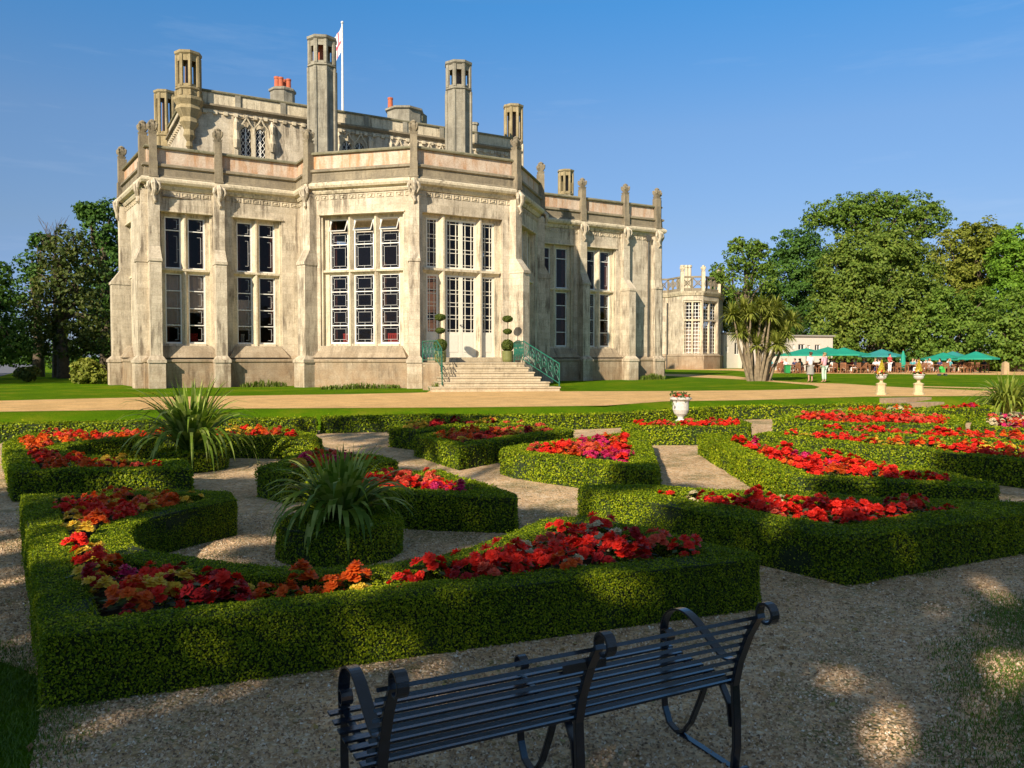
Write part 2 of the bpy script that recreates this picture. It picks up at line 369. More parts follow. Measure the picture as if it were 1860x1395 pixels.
pth=[at(x,y,LZ) for x,y in [(-900,790),(-300,758),(0,748),(400,742.5),(860,740),(1100,737),(1210,729),(1357,727),(1573,720.5),(1800,719)]]+\
    [at(x,y,LZ) for x,y in [(1860,712.5),(1760,708.5),(1677,705.5),(1608,702),(1530,697),(1457,695),(1400,691),(1330,683),(1250,680),(1195,679)]]+\
    [at(x,y,LZ) for x,y in [(1195,682),(1270,685.5),(1360,690),(1430,696),(1475,699.5),(1489,703),(1480,706.5),(1380,709),(1200,710.5),(1020,711),(1012,705),(790,706),(775,713),(640,716),(250,722),(0,728),(-300,736),(-900,756)]]
sheet('gravel_path',pth,LZ+.005,M['path'])
sheet('terrace_path',[(13,95),at(1195,671,LZ),at(1330,673,LZ),at(1400,678,LZ),at(1860,681.5,LZ),(60,60),(75,70),(75,100)],LZ+.009,M['path'])
sheet('side_path',[at(x,y,LZ) for x,y in [(1677,703.3),(1860,708),(1990,712),(1990,709.5),(1860,705.8),(1677,701.6)]],LZ+.009,M['path'])
sheet('service_road',[at(x,y,LZ) for x,y in [(-200,700),(0,684),(55,668),(62,661),(-200,661)]],LZ+.007,simple('pale tarmac',(.16,.16,.18),.9))

# ------------------------------------------------------------------ parterre beds: hedges and begonias
BED_PX=dict(
front=[(38,897),(350,886),(420,893),(432,905),(344,922),(285,936),(250,950),(237,966),(250,985),(296,1000),(380,1015),(500,1024),(600,1026),(700,1022),(800,1007),(900,975),(985,940),(1069,932),(1379,1003),(1382,1012),(76,1157)],
left=[(21,857),(351,851),(337,833),(230,833),(150,824),(114,812),(155,803),(241,796),(430,794),(585,797),(570,787),(509,776),(45,786),(5,804)],
small=[(465,850),(520,860),(724,836),(690,826),(560,818)],
kite=[(553,875),(653,858),(800,852),(942,896),(938,903),(790,899),(640,890)],
farback=[(706,778),(735,766),(850,761.5),(962,764),(1000,768),(830,773),(760,783)],
darkfar=[(753,791),(833,812),(1043,780),(1010,774.5),(900,777),(790,784)],
tri=[(908,817),(922,811),(1152,781),(1176,785),(1198,850),(1190,856),(1063,839),(930,823)],
urnbed=[(1128,771),(1200,764.5),(1350,763),(1364,767),(1362,774),(1240,775.5),(1150,776)],
long=[(1267,788),(1297,786.5),(1740,861),(1815,877),(1811,886),(1440,866),(1372,840)],
tip=[(1049,886),(1062,878),(1110,878),(1416,892),(1717,906),(1985,914),(1562,976),(1535,978)],
strip=[(1368,788),(1395,783.5),(1860,808),(1990,815),(1990,850),(1860,838),(1673,816)],
strip_far=[(1437,777),(1480,773.5),(1860,787),(1990,792),(1990,812),(1860,803),(1600,789)],
crescent=[(1403,762),(1440,750),(1600,751.5),(1752,755),(1744,772),(1560,770)],
crescent_far=[(1450,745.5),(1600,741.5),(1690,741),(1700,746.5),(1560,748)],
pink_far=[(1700,746),(1690,738.5),(1790,735),(1800,741)],
right_far=[(1770,757),(1860,753),(1990,758),(1990,782),(1860,780),(1765,773)],
)
HH=.40
def beyond_hedge_noise(P): return P
def area2(p): return sum(p[i][0]*p[(i+1)%len(p)][1]-p[(i+1)%len(p)][0]*p[i][1] for i in range(len(p)))/2
def inset(poly,d):   # poly CCW, move inward by d with clamped mitre
    n=len(poly); out=[]
    for i in range(n):
        a,b,c=Vector(poly[i-1]),Vector(poly[i]),Vector(poly[(i+1)%n])
        e1=(b-a).normalized(); e2=(c-b).normalized(); n1=Vector((-e1.y,e1.x)); n2=Vector((-e2.y,e2.x))
        m=n1+n2
        if m.length<1e-3: m=n1.copy()
        m.normalize(); k=min(1/max(.25,m.dot(n1)),3.2); out.append(tuple(b+m*d*k))
    return out
def inside(P,poly):
    x,y=P[:,0],P[:,1]; r=np.zeros(len(P),bool); n=len(poly)
    for i in range(n):
        x1,y1=poly[i];x2,y2=poly[(i+1)%n]
        if y1==y2: continue
        c=((y1>y)!=(y2>y))&(x<(x2-x1)*(y-y1)/(y2-y1)+x1); r^=c
    return r
def dist_edge(P,poly):
    D=np.full(len(P),1e9)
    for i in range(len(poly)):
        a=np.array(poly[i]);b=np.array(poly[(i+1)%len(poly)]); ab=b-a
        t=np.clip(((P-a)@ab)/max(ab@ab,1e-9),0,1); q=a+t[:,None]*ab; D=np.minimum(D,np.hypot(*(P-q).T))
    return D
def dens(poly,step=.25):  # resample edges
    out=[]
    n=len(poly)
    for i in range(n):
        a=np.array(poly[i]);b=np.array(poly[(i+1)%n]); k=max(1,int(np.hypot(*(b-a))/step))
        for j in range(k): out.append(tuple(a+(b-a)*j/k))
    return out
def hedge_ring(name,poly,wd,h,label,z0=0,solid=False,dscale=1):
    if area2(poly)<0: poly=poly[::-1]
    cx=np.mean([p[0] for p in poly]); cy=np.mean([p[1] for p in poly])
    # leaf samples by area: rejection in the bounding box for the top, along edges for the sides
    P2=np.array(poly); lo=P2.min(0); hi=P2.max(0)
    dist=max(3.5,float(np.hypot(*P2.T).min())); s=max(.0080,.0017*(dist+1.2))*dscale
    dn=1.5/(s*s)
    n=int(dn*(hi-lo)[0]*(hi-lo)[1]); n=min(n,1600000)
    Q=rng.uniform(lo,hi,(n,2)); Q=Q[inside(Q,poly)]
    D=dist_edge(Q,poly)
    if not solid: Q=Q[D<wd]; D=D[D<wd]
    ed=np.minimum(D,np.maximum(wd-D,0)) if not solid else D
    z=h-.028*np.exp(-ed/.028)
    T=np.column_stack([Q,np.full(len(Q),0.)]); T[:,2]=z
    # side samples
    pts=[T]; nrm=[np.tile([0,0,1.],(len(T),1))]
    loops=[(poly,1.)]
    ins=inset(poly,wd)
    if not solid: loops.append((ins,-1.))
    for lp,sg in loops:
        k=len(lp)
        for i in range(k):
            a=np.array(lp[i]);b=np.array(lp[(i+1)%k]); l=np.hypot(*(b-a))
            if l<.02: continue
            m=int(dn*l*h*1.0)
            if not solid and sg<0: m=int(m*.8)
            t=rng.uniform(0,1,m)[:,None]; zz=rng.uniform(0.0,1,m)**.9*h
            nn=np.array([b[1]-a[1],-(b[0]-a[0])])/l*sg
            qq=a+t*(b-a)-nn*(.028*np.exp(-(h-zz)/.03))[:,None]
            if sg<0:
                ok=(dist_edge(qq,poly)>wd*.82); qq=qq[ok]; zz=zz[ok]
            pts.append(np.column_stack([qq,zz])); nrm.append(np.tile([nn[0],nn[1],.15],(len(qq),1)))
    C=np.concatenate(pts); NN=np.concatenate(nrm); C[:,2]+=z0
    bmp=snoise(C,4.5,3)*.022+snoise(C,14,4)*.010+snoise(C,38,5)*.006+np.where(rng.random(len(C))<.012,rng.uniform(.01,.045,len(C)),0)
    C=C+NN*bmp[:,None]+rng.normal(0,s*.35,C.shape)
    leaves=cards(C,NN*.9+np.array([0,0,.25]),s,.62,1.5)
    root=empty(name,(cx,cy,z0),0,label,'hedge','clipped box hedges of the parterre')
    mb=MB(); q=.018
    o2=dens(inset(poly,q),.4)
    if solid:
        mb.prism(o2,z0,z0+h-q)
    else:
        A=inset(poly,q); B=inset(poly,wd-q); k=len(A)
        mb.add([(x,y,z0-.02) for x,y in A]+[(x,y,z0+h-q) for x,y in A]+[(x,y,z0-.02) for x,y in B]+[(x,y,z0+h-q) for x,y in B],
           [(i,(i+1)%k,k+(i+1)%k,k+i) for i in range(k)]+[(k+i,k+(i+1)%k,3*k+(i+1)%k,3*k+i) for i in range(k)]+[(2*k+i,3*k+i,3*k+(i+1)%k,2*k+(i+1)%k) for i in range(k)])
    mb.build('twigs',M['hedgecore'],root)
    quads_mesh('foliage',leaves,[M['hedge']],root)
    return poly,ins
def circ(c,r,n=14): return [(c[0]+r*math.cos(2*PI*k/n),c[1]+r*math.sin(2*PI*k/n)) for k in range(n)]
HL=dict(front='large front box hedge curving round the nearer spiky plant',left='box hedge of the left bed curving round the farther spiky plant',
small='small low box hedge of the kite bed at left centre',kite='box hedge just behind the nearer spiky plant, corner towards the camera',
farback='dark box hedge of the far narrow bed in front of the boundary hedge',darkfar='dark pointed box hedge left of the bright triangular one',
tri='bright sunlit triangular box hedge in the middle of the garden',urnbed='low flat box hedge in front of the white urn',
long='long wedge box hedge with the largest patch of red begonias',tip='arrowhead box hedge pointing at the right foreground gravel',
strip='long thin box hedge running out of frame on the right',strip_far='second thin box hedge behind the longest strip on the right',
crescent='curved box hedge in front of the garden steps',crescent_far='farthest curved box hedge below the garden steps',pink_far='tiny box hedge of the orange bed left of the right spiky plant',
right_far='box hedge of the pink and orange bed at the right edge')
BEDMIX=dict(front=None,left=['scarlet','orange','coral','orange','scarlet','yellow','dark red'],small=['orange','coral','magenta pink','orange','yellow'],
kite=['scarlet','scarlet','magenta pink','scarlet','coral'],farback=['dark red','dark red','yellow','coral'],darkfar=['yellow','coral','dark red','orange'],
tri=['scarlet','scarlet','scarlet','magenta pink','orange','coral','scarlet'],urnbed=['orange','scarlet','coral'],long=['scarlet','magenta pink','scarlet','scarlet','orange','scarlet','scarlet'],
tip=['scarlet','scarlet','pale cream','scarlet','dark red','scarlet','scarlet','coral'],strip=['scarlet','orange','yellow','scarlet','scarlet'],strip_far=['orange','scarlet','coral','scarlet'],
crescent=['scarlet','coral','scarlet','orange'],crescent_far=['orange','pale cream','orange'],pink_far=['scarlet','coral','magenta pink'],right_far=['orange','magenta pink','pale cream','coral'])
BEDW={'front':.31,'left':.33,'small':.30,'kite':.37,'farback':.28,'darkfar':.34,'tri':.40,'urnbed':.26,'long':.38,'tip':.47}
soil=MB(); plants=[]
for k,px in BED_PX.items():
    poly=[at(x,y,HH) for x,y in px]; wd=BEDW.get(k,.32)
    poly,ins=hedge_ring('box_hedge',poly,wd,HH,HL[k])
    sheet('bed_soil',inset(poly,.1),.10,M['earth'])
    P2=np.array(poly); lo=P2.min(0);hi=P2.max(0)
    near=float(np.hypot(*P2.T).min()); sp=.165 if k=='front' else .18 if near<9 else .21
    acc=[]
    for t in range(5000):
        q=rng.uniform(lo,hi)
        if acc and min((q[0]-a[0])**2+(q[1]-a[1])**2 for a in acc)<sp*sp: continue
        Q=q[None]
        if inside(Q,poly)[0] and dist_edge(Q,poly)[0]>wd+.035: acc.append(q)
    for q in acc: plants.append((float(q[0]),float(q[1]),k))
# boundary hedges along the foot of the bank
def strip_poly(line,wd):
    a=seg_off(line,0); b=seg_off(line,-wd); return a+b[::-1]
for px,lb in (([(-420,780),(0,771),(300,765),(575,760)],'low boundary hedge on the left in full sun along the foot of the bank'),
              ([(584,758.5),(780,755),(964,754.5)],'middle boundary hedge in shade along the foot of the bank'),
              ([(966,755),(1100,751.5),(1230,744),(1313,739)],'sunny boundary hedge behind the white urn'),
              ([(1316,739),(1440,737.5),(1573,734.5),(1655,735)],'boundary hedge ending beside the garden steps')):
    ln=[at(x,y,HH) for x,y in px]
    hedge_ring('boundary_hedge',strip_poly(ln,.42),.2,HH,lb,0,True)

# begonia plant templates
def bloom_quads(c,nrm,r,rg):
    nrm=Vector(nrm).normalized(); a=nrm.orthogonal().normalized(); b=nrm.cross(a); out=[]
    for ring,(m,rr,lift,wd) in enumerate(((7,1.0,.12,.62),(6,.72,.42,.5),(4,.42,.72,.34))):
        for k in range(m):
            t=2*PI*(k+.5*ring)/m+rg.uniform(-.15,.15); d=a*math.cos(t)+b*math.sin(t); s=nrm.cross(d)
            L1=r*rr*rg.uniform(.85,1.1); W=r*wd*.62
            base=Vector(c)+nrm*r*.05; mid=Vector(c)+d*L1*.6+nrm*r*(lift*.5); tip=Vector(c)+d*L1+nrm*r*(lift*.9-.12)
            out.append([base-s*W*.25,base+s*W*.25,mid+s*W,mid-s*W]); out.append([mid-s*W,mid+s*W,tip+s*W*.6+nrm*r*.06,tip-s*W*.6-nrm*r*.03])
    return out
def begonia(colr,seed):
    rg=random.Random(seed); fl=[];lf=[]
    for k in range(rg.randint(9,12)):
        a=rg.uniform(0,2*PI); rr=rg.uniform(.01,.125); z=rg.uniform(.35,.47)-rr*.35
        nr=Vector((math.cos(a)*rr*5,math.sin(a)*rr*5,rg.uniform(.5,1.1)))
        fl+=bloom_quads((math.cos(a)*rr,math.sin(a)*rr,z),nr,rg.uniform(.036,.053),rg)
    for k in range(16):
        a=rg.uniform(0,2*PI); rr=rg.uniform(.05,.14); z=rg.uniform(.18,.36); c=Vector((math.cos(a)*rr,math.sin(a)*rr,z))
        d=Vector((math.cos(a),math.sin(a),rg.uniform(-.5,.2))).normalized(); s=d.cross(Vector((0,0,1))).normalized(); l=rg.uniform(.05,.08); w_=l*.42
        u=d.cross(s)
        lf.append([c-d*l*.4,c-s*w_,c+d*l*.7,c+s*w_])
    f=quads_mesh('blooms_t',np.array([[list(v) for v in q] for q in fl]),[M['f_'+colr]]); l=quads_mesh('leaves_t',np.array([[list(v) for v in q] for q in lf]),[M['bleaf']])
    fm,lm=f.data,l.data; bpy.data.objects.remove(f); bpy.data.objects.remove(l)
    return fm,lm
TPL={c:[begonia(c,hash_) for hash_ in (11+i*7,12+i*7,13+i*7)] for i,c in enumerate(FLOW)}
PLACE=dict(front='in the front bed',left='in the left bed round the farther spiky plant',small='in the small bed at left centre',kite='in the bed behind the nearer spiky plant',
 farback='in the dark far narrow bed',darkfar='in the dark pointed bed',tri='in the sunlit triangular bed',urnbed='in the bed before the white urn',long='in the long wedge bed',tip='in the arrowhead bed at right',
 strip='in the thin strip bed on the right',strip_far='in the second strip bed on the right',crescent='in the curved bed below the steps',crescent_far='in the farthest curved bed',pink_far='in the tiny far bed',right_far='in the bed at the right edge')
def front_col(x,y,r):
    # colours run in drifts round the front bed as seen in the photograph
    if x<-3.6 and y>7.9: return r.choice(['coral','coral','yellow','orange','orange','scarlet','scarlet'])
    if x<-2.75 and y>6.6: return r.choice(['yellow','yellow','orange','scarlet','coral'])
    if x<-2.3 and y>5.6: return r.choice(['yellow','scarlet','scarlet','coral','orange','orange'])
    if x<-1.75: return r.choice(['dark red','dark red','scarlet','orange','scarlet','yellow','dark red','magenta pink'])
    if x<-.95: return r.choice(['orange','yellow','coral','yellow','orange'])
    return r.choice(['scarlet','scarlet','scarlet','orange','scarlet','coral','dark red','scarlet','pale cream','scarlet'])
plants.sort(key=lambda p:p[0]**2+p[1]**2)
rg=random.Random(5); stuffF=[]; 
def pn(x,y,s): return .5+.5*math.sin(x*2.1+s)*math.cos(y*1.7+s*2)
for i,(x,y,k) in enumerate(plants):
    mixl=BEDMIX[k]
    c=front_col(x,y,rg) if mixl is None else (mixl[int(pn(x,y,len(k))*(len(mixl)-.01))] if rg.random()<.65 else rg.choice(mixl))
    rz=rg.uniform(0,6.28); s=rg.uniform(.85,1.12); fm,lm=rg.choice(TPL[c])
    if k in('strip','strip_far','crescent','crescent_far','pink_far','right_far','urnbed','farback') and rg.random()<.25: continue
    if i<300:
        side=''
        if k=='front':
            side=(', far left end' if y>7.6 and x<0 else ', left side' if x<-2.1 else ', middle of the front side' if x<-.4 else ', right end')
        e=empty('begonia',(x,y,.02),rz,'%s begonia %s%s'%(c,PLACE[k],side),'flower','%s begonias %s%s'%(c,PLACE[k],side))
        e.scale=(s,s,s)
        for nm,me in (('blooms',fm),('leaves',lm)):
            o=bpy.data.objects.new(nm,me); col.objects.link(o); o.parent=e
    else: stuffF.append((x,y,rz,s,fm,lm))
def bake(name,items,idx,label):
    V=[];MI=[];mats=[]
    for x,y,rz,s,fm,lm in items:
        for me in (fm,lm):
            n=len(me.vertices); a=np.empty(n*3,np.float32); me.vertices.foreach_get('co',a); a=a.reshape(-1,3)*s
            cz,sz=math.cos(rz),math.sin(rz); b=np.column_stack([a[:,0]*cz-a[:,1]*sz+x,a[:,0]*sz+a[:,1]*cz+y,a[:,2]+.02])
            m=me.materials[0]
            if m not in mats: mats.append(m)
            V.append(b.reshape(-1,4,3)); MI.append(np.full(n//4,mats.index(m)))
    o=quads_mesh(name,np.concatenate(V),mats,mi=np.concatenate(MI)); tag(o,label,'flowers',kind='stuff')
if stuffF: bake('begonia_bedding',stuffF,0,'mass of red, orange and yellow begonias filling the farther beds')

# spiky plants on round box bases
def spiky(c,base_r,h,n,label,wide=1.0,bz=.36,seed=1,mat='spike'):
    r=random.Random(seed); root=empty('spiky_plant',(c[0],c[1],0),0,label,'plant','spiky strap-leaved plants in the parterre')
    Q=[]
    for k in range(n):
        a=r.uniform(0,2*PI); up=r.random(); L0=h*r.uniform(.75,1.15)*(1.0 if up>.6 else 1.2); wd=r.uniform(.014,.024)*wide
        el=R(45+42*up); p=Vector((c[0]+math.cos(a)*.10,c[1]+math.sin(a)*.10,bz-.06)); seg=9; bendk=(1.10-up*.85)*r.uniform(.42,.8)
        d=Vector((math.cos(a)*math.cos(el),math.sin(a)*math.cos(el),math.sin(el))); s=Vector((-math.sin(a),math.cos(a),0)); pw=wd*.6; tw=r.uniform(-.5,.5)
        for j in range(seg):
            q=p+d*L0/seg; d=(d+Vector((0,0,-bendk*(.4+1.6*j/seg)*.62))).normalized()
            t=(j+1)/seg; w2=wd*(1-t**3)*(1.15-.35*abs(t-.3)); ss=(s+d.cross(s)*tw*t).normalized()
            Q.append([list(p-ss*pw),list(p+ss*pw),list(q+ss*w2),list(q-ss*w2)]); p=q; pw=w2
            if p.z<.03: break
    quads_mesh('blades',np.array(Q),[M[mat]],root)
    return root
c2=(-1.66,7.72); c1=(-5.42,13.55)
hedge_ring('round_box_hedge',circ(c2,.60),.3,.34,'round clipped box base under the nearer spiky plant',0,True)
hedge_ring('round_box_hedge',circ(c1,.60),.3,.34,'round clipped box base under the farther spiky plant',0,True)
spiky(c2,.6,.74,190,'nearer spiky plant with drooping strap leaves on a round box base',1.6,seed=3)
spiky(c1,.6,1.22,210,'farther spiky plant on the left, tallest blades against the path',1.7,seed=5)
c3=at(1830,758,.0)
spiky((c3[0],c3[1]),.6,1.25,260,'yellow-green spiky plant at the right edge near the steps',2.0,bz=.15,seed=9,mat='spikey')

# ------------------------------------------------------------------ the castle
ex=Vector((math.cos(R(30)),math.sin(R(30)))); nx_=Vector((.5,-.866)); back=Vector((-.5,.866))
PL=(-20.35,41.77); A0=(-16.79,36.69); A1=(-10.82,40.16); B0=(-9.82,38.43); K=(-4.486,37.0); C1=(.381,39.81); D1=(1.83,45.2); E0=(.83,46.93); E1=(9.95,52.2)
RR=(.95,67.8); LL=(-24.7,51.0)
OUT=[LL,PL,A0,A1,B0,K,C1,D1,E0,E1,RR]
W_=seg_off(OUT,-.32)            # wall face line
LLw,PLw,A0w,A1w,B0w,Kw,C1w,D1w,E0w,E1w,RRw=W_
castle=empty('castle',(-4.5,45,LZ),0,'pale limestone gothic mansion with octagonal bay, tall chimneys and rusty parapet','castle')
class Seg:
    def __init__(s,a,b):
        s.a=Vector(a);s.b=Vector(b);s.u=(s.b-s.a).normalized();s.n=Vector((s.u.y,-s.u.x));s.len=(s.b-s.a).length
    def pt(s,u,d,z): q=s.a+s.u*u+s.n*d; return (q.x,q.y,z)
    def M(s): return Matrix(((s.u.x,-s.n.x,0,s.a.x),(s.u.y,-s.n.y,0,s.a.y),(0,0,1,0),(0,0,0,1)))  # local x=u, y=inward, z
    def px(s,x,y,d=0):
        r=ray(x,y); O=s.a+s.n*d; t=(O.dot(s.n))/(r[0]*s.n.x+r[1]*s.n.y); q=Vector((r[0]*t,r[1]*t))
        return ((q-O).dot(s.u),CAMZ+r[2]*t)
def wall(seg,z0,z1,holes,mb,th=.55,u0=0,u1=None):
    u1=seg.len if u1 is None else u1
    us=sorted({u0,u1,*[h[0] for h in holes],*[h[1] for h in holes]}); zs=sorted({z0,z1,*[h[2] for h in holes],*[h[3] for h in holes]})
    for i in range(len(us)-1):
        for j in range(len(zs)-1):
            um=(us[i]+us[i+1])/2; zm=(zs[j]+zs[j+1])/2
            if any(h[0]<um<h[1] and h[2]<zm<h[3] for h in holes): continue
            for d in (0,-th): mb.quad(seg.pt(us[i],d,zs[j]),seg.pt(us[i+1],d,zs[j]),seg.pt(us[i+1],d,zs[j+1]),seg.pt(us[i],d,zs[j+1]))
    for h in holes:
        a,b,c,d_=h
        for p,q in (((a,c),(a,d_)),((b,c),(b,d_)),((a,c),(b,c)),((a,d_),(b,d_))):
            mb.quad(seg.pt(p[0],0,p[1]),seg.pt(q[0],0,q[1]),seg.pt(q[0],-th,q[1]),seg.pt(p[0],-th,p[1]))
def bars(mb,x0,x1,z0,z1,y,style):
    t=.009
    def v(x,a,b,w=t): mb.box(x-w,x+w,y-.012,y+.004,a,b)
    def h(z,a,b,w=t): mb.box(a,b,y-.0145,y+.003,z-w,z+w)
    W=x1-x0;H=z1-z0
    if style=='lead':
        i=min(.13,W*.18); k=min(.13,H*.2); a,b,c,d=x0+i,x1-i,z0+k,z1-k
        v(a,c,d);v(b,c,d);h(c,a,b);h(d,a,b)
        xm=(x0+x1)/2; zm=(z0+z1)/2; v(xm,z0,c,.008);v(xm,d,z1,.008);h(zm,x0,a,.008);h(zm,b,x1,.008)
        for p,q in (((x0,z0),(a,c)),((x1,z0),(b,c)),((x0,z1),(a,d)),((x1,z1),(b,d))):
            mb.tube([(p[0],y-.005,p[1]),(q[0],y-.005,q[1])],.009,4)
        f=.02; v(x0+f,z0,z1,.008);v(x1-f,z0,z1,.008)
    elif style=='leadhalf':
        b=x1-min(.12,W*.2); a=(x0+x1)/2+.05; c=z0+H*.14; d=z1-H*.14
        v(b,c,d);h(c,a,b);h(d,a,b);h((z0+z1)/2,b,x1,.008);v(x1-.02,z0,z1,.008)
    elif style=='grid':
        for fx in (.22,.78): v(x0+W*fx,z0,z1,.014)
def window(seg,name,hole,lights,ztr,zt0,zt1,up,low,style,hopper=False,label=None):
    """hole=(u0,u1,z0,z1) in the wall face; lights=[(u0,u1)] glass openings; stone tracery, white frames, panes"""
    u0,u1,z0,z1=hole; win=MB(); win.M=seg.M(); D=.30  # depth of tracery face
    # stone jambs, mullions, head, sill, transom
    edges=[u0]+[e for l in lights for e in l]+[u1]
    zg0,zg1=z0+.10,z1-.16
    for i in range(0,len(edges),2):
        a,b=edges[i],edges[i+1]
        if i==0 or i==len(edges)-2:
            win.box(a,b,D-.02,D+.2,z0,z1)
            m_=.10
            if i==0: win.frust((a,a+.09,.10,D+.05),z0,(a,a+.09,.10,D+.05),z1)
            else: win.frust((b-.09,b,.10,D+.05),z0,(b-.09,b,.10,D+.05),z1)
        else:
            mid=(a+b)/2; win.prism([(a,D+.16),(a,D+.02),(mid-.035,D-.16),(mid+.035,D-.16),(b,D+.02),(b,D+.16)],z0,z1)
    win.box(edges[1],edges[-2],D,D+.18,zg1,z1); win.box(edges[1],edges[-2],D-.1,D+.18,z0-.005,zg0)
    win.prism([(u0+.1,D+.1),(u1-.1,D+.1),(u1-.1,D-.19),(u0+.1,D-.19)],ztr-.05,ztr+.05)
    win.frust((u0+.1,u1-.1,D+.0,D+.17),ztr-.16,(u0+.1,u1-.1,D-.14,D+.17),ztr-.05)
    wo=win.build('window',M['trim'],castle)
    if label: wo['label']=label
    fr=MB(); fr.M=seg.M(); lb=MB(); lb.M=seg.M(); G=D+.10
    for li,(a,b) in enumerate(lights):
        for (za,zb,rows) in ((zg0,ztr-.16,low),(ztr+.05,zg1,up)):
            f=.055
            fr.box(a,a+f,G-.05,G+.05,za,zb);fr.box(b-f,b,G-.05,G+.05,za,zb);fr.box(a+f,b-f,G-.05,G+.05,za,za+f*1.4);fr.box(a+f,b-f,G-.05,G+.05,zb-f,zb)
            ia,ib=a+f,b-f; ja,jb=za+f*1.4,zb-f; cur=ja
            for ri,r_ in enumerate(rows):
                nz=ja+(jb-ja)*sum(rows[:ri+1])/sum(rows)
                if ri<len(rows)-1: fr.box(ia,ib,G-.035,G+.035,nz-.022,nz+.022)
                p0=cur+(.022 if ri else 0); p1=nz-(.022 if ri<len(rows)-1 else 0)
                gp_=MB(); gp_.M=seg.M()
                if hopper and rows is up and ri==len(rows)-1:
                    gp_.add([(ia,G-.30,p0+.03),(ib,G-.30,p0+.03),(ib,G,p1),(ia,G,p1)],[(0,1,2,3)])
                    for xx in (ia+.02,ib-.02): fr.tube([(xx,G-.30,p0+.03),(xx,G,p1)],.026,4)
                    fr.tube([(ia,G-.30,p0+.03),(ib,G-.30,p0+.03)],.026,4)
                else: gp_.quad((ia,G+.01,p0),(ib,G+.01,p0),(ib,G+.01,p1),(ia,G+.01,p1))
                gp_.build('pane',M['glass'],wo)
                if not(hopper and rows is up and ri==len(rows)-1) and style!='none': bars(lb,ia,ib,p0,p1,G+.0,style)
                if style=='grid': fr.box(ia,ib,G-.02,G+.01,p0+.09,p0+.115)
                cur=nz
    fr.build('window_frame',M['white'],wo)
    if lb.v: lb.build('glazing_bars',M['white'] if style=='grid' else M['lead'],wo)
    # sloping sill weathering down to the plinth
    sl=MB(); sl.M=seg.M(); sl.frust((u0-.25,u1+.25,-.40,.1),1.86,(u0+.12,u1-.12,-.015,.1),z0-.008); sl.build('sill',M['plinth'],wo)
    hd=MB(); hd.M=seg.M(); hd.prism([(u0-.06,.0),(u0-.06,-.07),(u1+.06,-.07),(u1+.06,.0)],z1+.004,z1+.08); hd.build('hood_mould',M['trim'],wo)
    return wo
sA=Seg(A0w,A1w); sAB=Seg(A1w,B0w); sB=Seg(B0w,Kw); sC=Seg(Kw,C1w); sD=Seg(C1w,D1w); sDE=Seg(D1w,E0w); sE=Seg(E0w,E1w); sL=Seg(PLw,A0w); sL2=Seg(LLw,PLw); sR=Seg(E1w,RRw); sK=Seg(RRw,LLw)
Z0,Z1=LZ-.1,9.95
def U(seg,x,y,d=-.35): return seg.px(x,y,d)[0]
zs_,zh_,zt_=2.42,8.62,5.98
def mk(seg,xl,yl):   # lights from pixel pairs
    return [(U(seg,a,yl),U(seg,b,yl)) for a,b in xl]
LA1=mk(sA,[(299.5,329.5),(341.5,372.5)],500); LA2=mk(sA,[(430,458),(470,499)],500)
LB=mk(sB,[(600,633.5),(643.5,680),(691,727)],500)
LC=mk(sC,[(773,796),(809,864.5),(874,897)],500)
LE1=mk(sE,[(985,998.5),(1009,1029)],500); LE2=mk(sE,[(1064,1080),(1089,1106.5)],500)
def hole(l,m=.28,z0=zs_,z1=zh_): return (l[0][0]-m,l[-1][1]+m,z0,z1)
hA1,hA2,hB=hole(LA1),hole(LA2),hole(LB,.34)
hC=hole(LC,.30,1.87,zh_)
wD=sD.len/2; LD=[(wD-1.55,wD-.70),(wD-.42,wD+.42),(wD+.70,wD+1.55)]; hD=hole(LD,.34)
hE1,hE2=hole(LE1),hole(LE2)
uL=sL.px(243,450,-.3)[0]; LL1=[(uL-.75,uL-.08),(uL+.12,uL+.8)]; hL=hole(LL1,.25)
wm=MB()
for s,h in ((sL2,[]),(sL,[hL]),(sA,[hA1,hA2]),(sAB,[]),(sB,[hB]),(sC,[hC]),(sD,[hD]),(sDE,[]),(sE,[hE1,hE2]),(sR,[]),(sK,[])): wall(s,Z0,Z1,h,wm)
wm.build('wall',M['stone'],castle)
up2=[3,1]; low4=[1,1,1.03,.95]
window(sA,'A1',hA1,LA1,zt_,0,0,up2,low4,'leadhalf'); window(sA,'A2',hA2,LA2,zt_,0,0,up2,low4,'leadhalf')
window(sB,'B',hB,LB,zt_,0,0,[2.0,1.0,1.0],low4,'lead',hopper=True,label='wide three-light leaded window with tilted-open top panes')
window(sD,'D',hD,LD,zt_,0,0,[2.5,1],low4,'lead')
window(sE,'E1',hE1,LE1,zt_,0,0,up2,low4,'none'); window(sE,'E2',hE2,LE2,zt_,0,0,up2,low4,'leadhalf'); window(sL,'L',hL,LL1,zt_,0,0,up2,low4,'leadhalf')
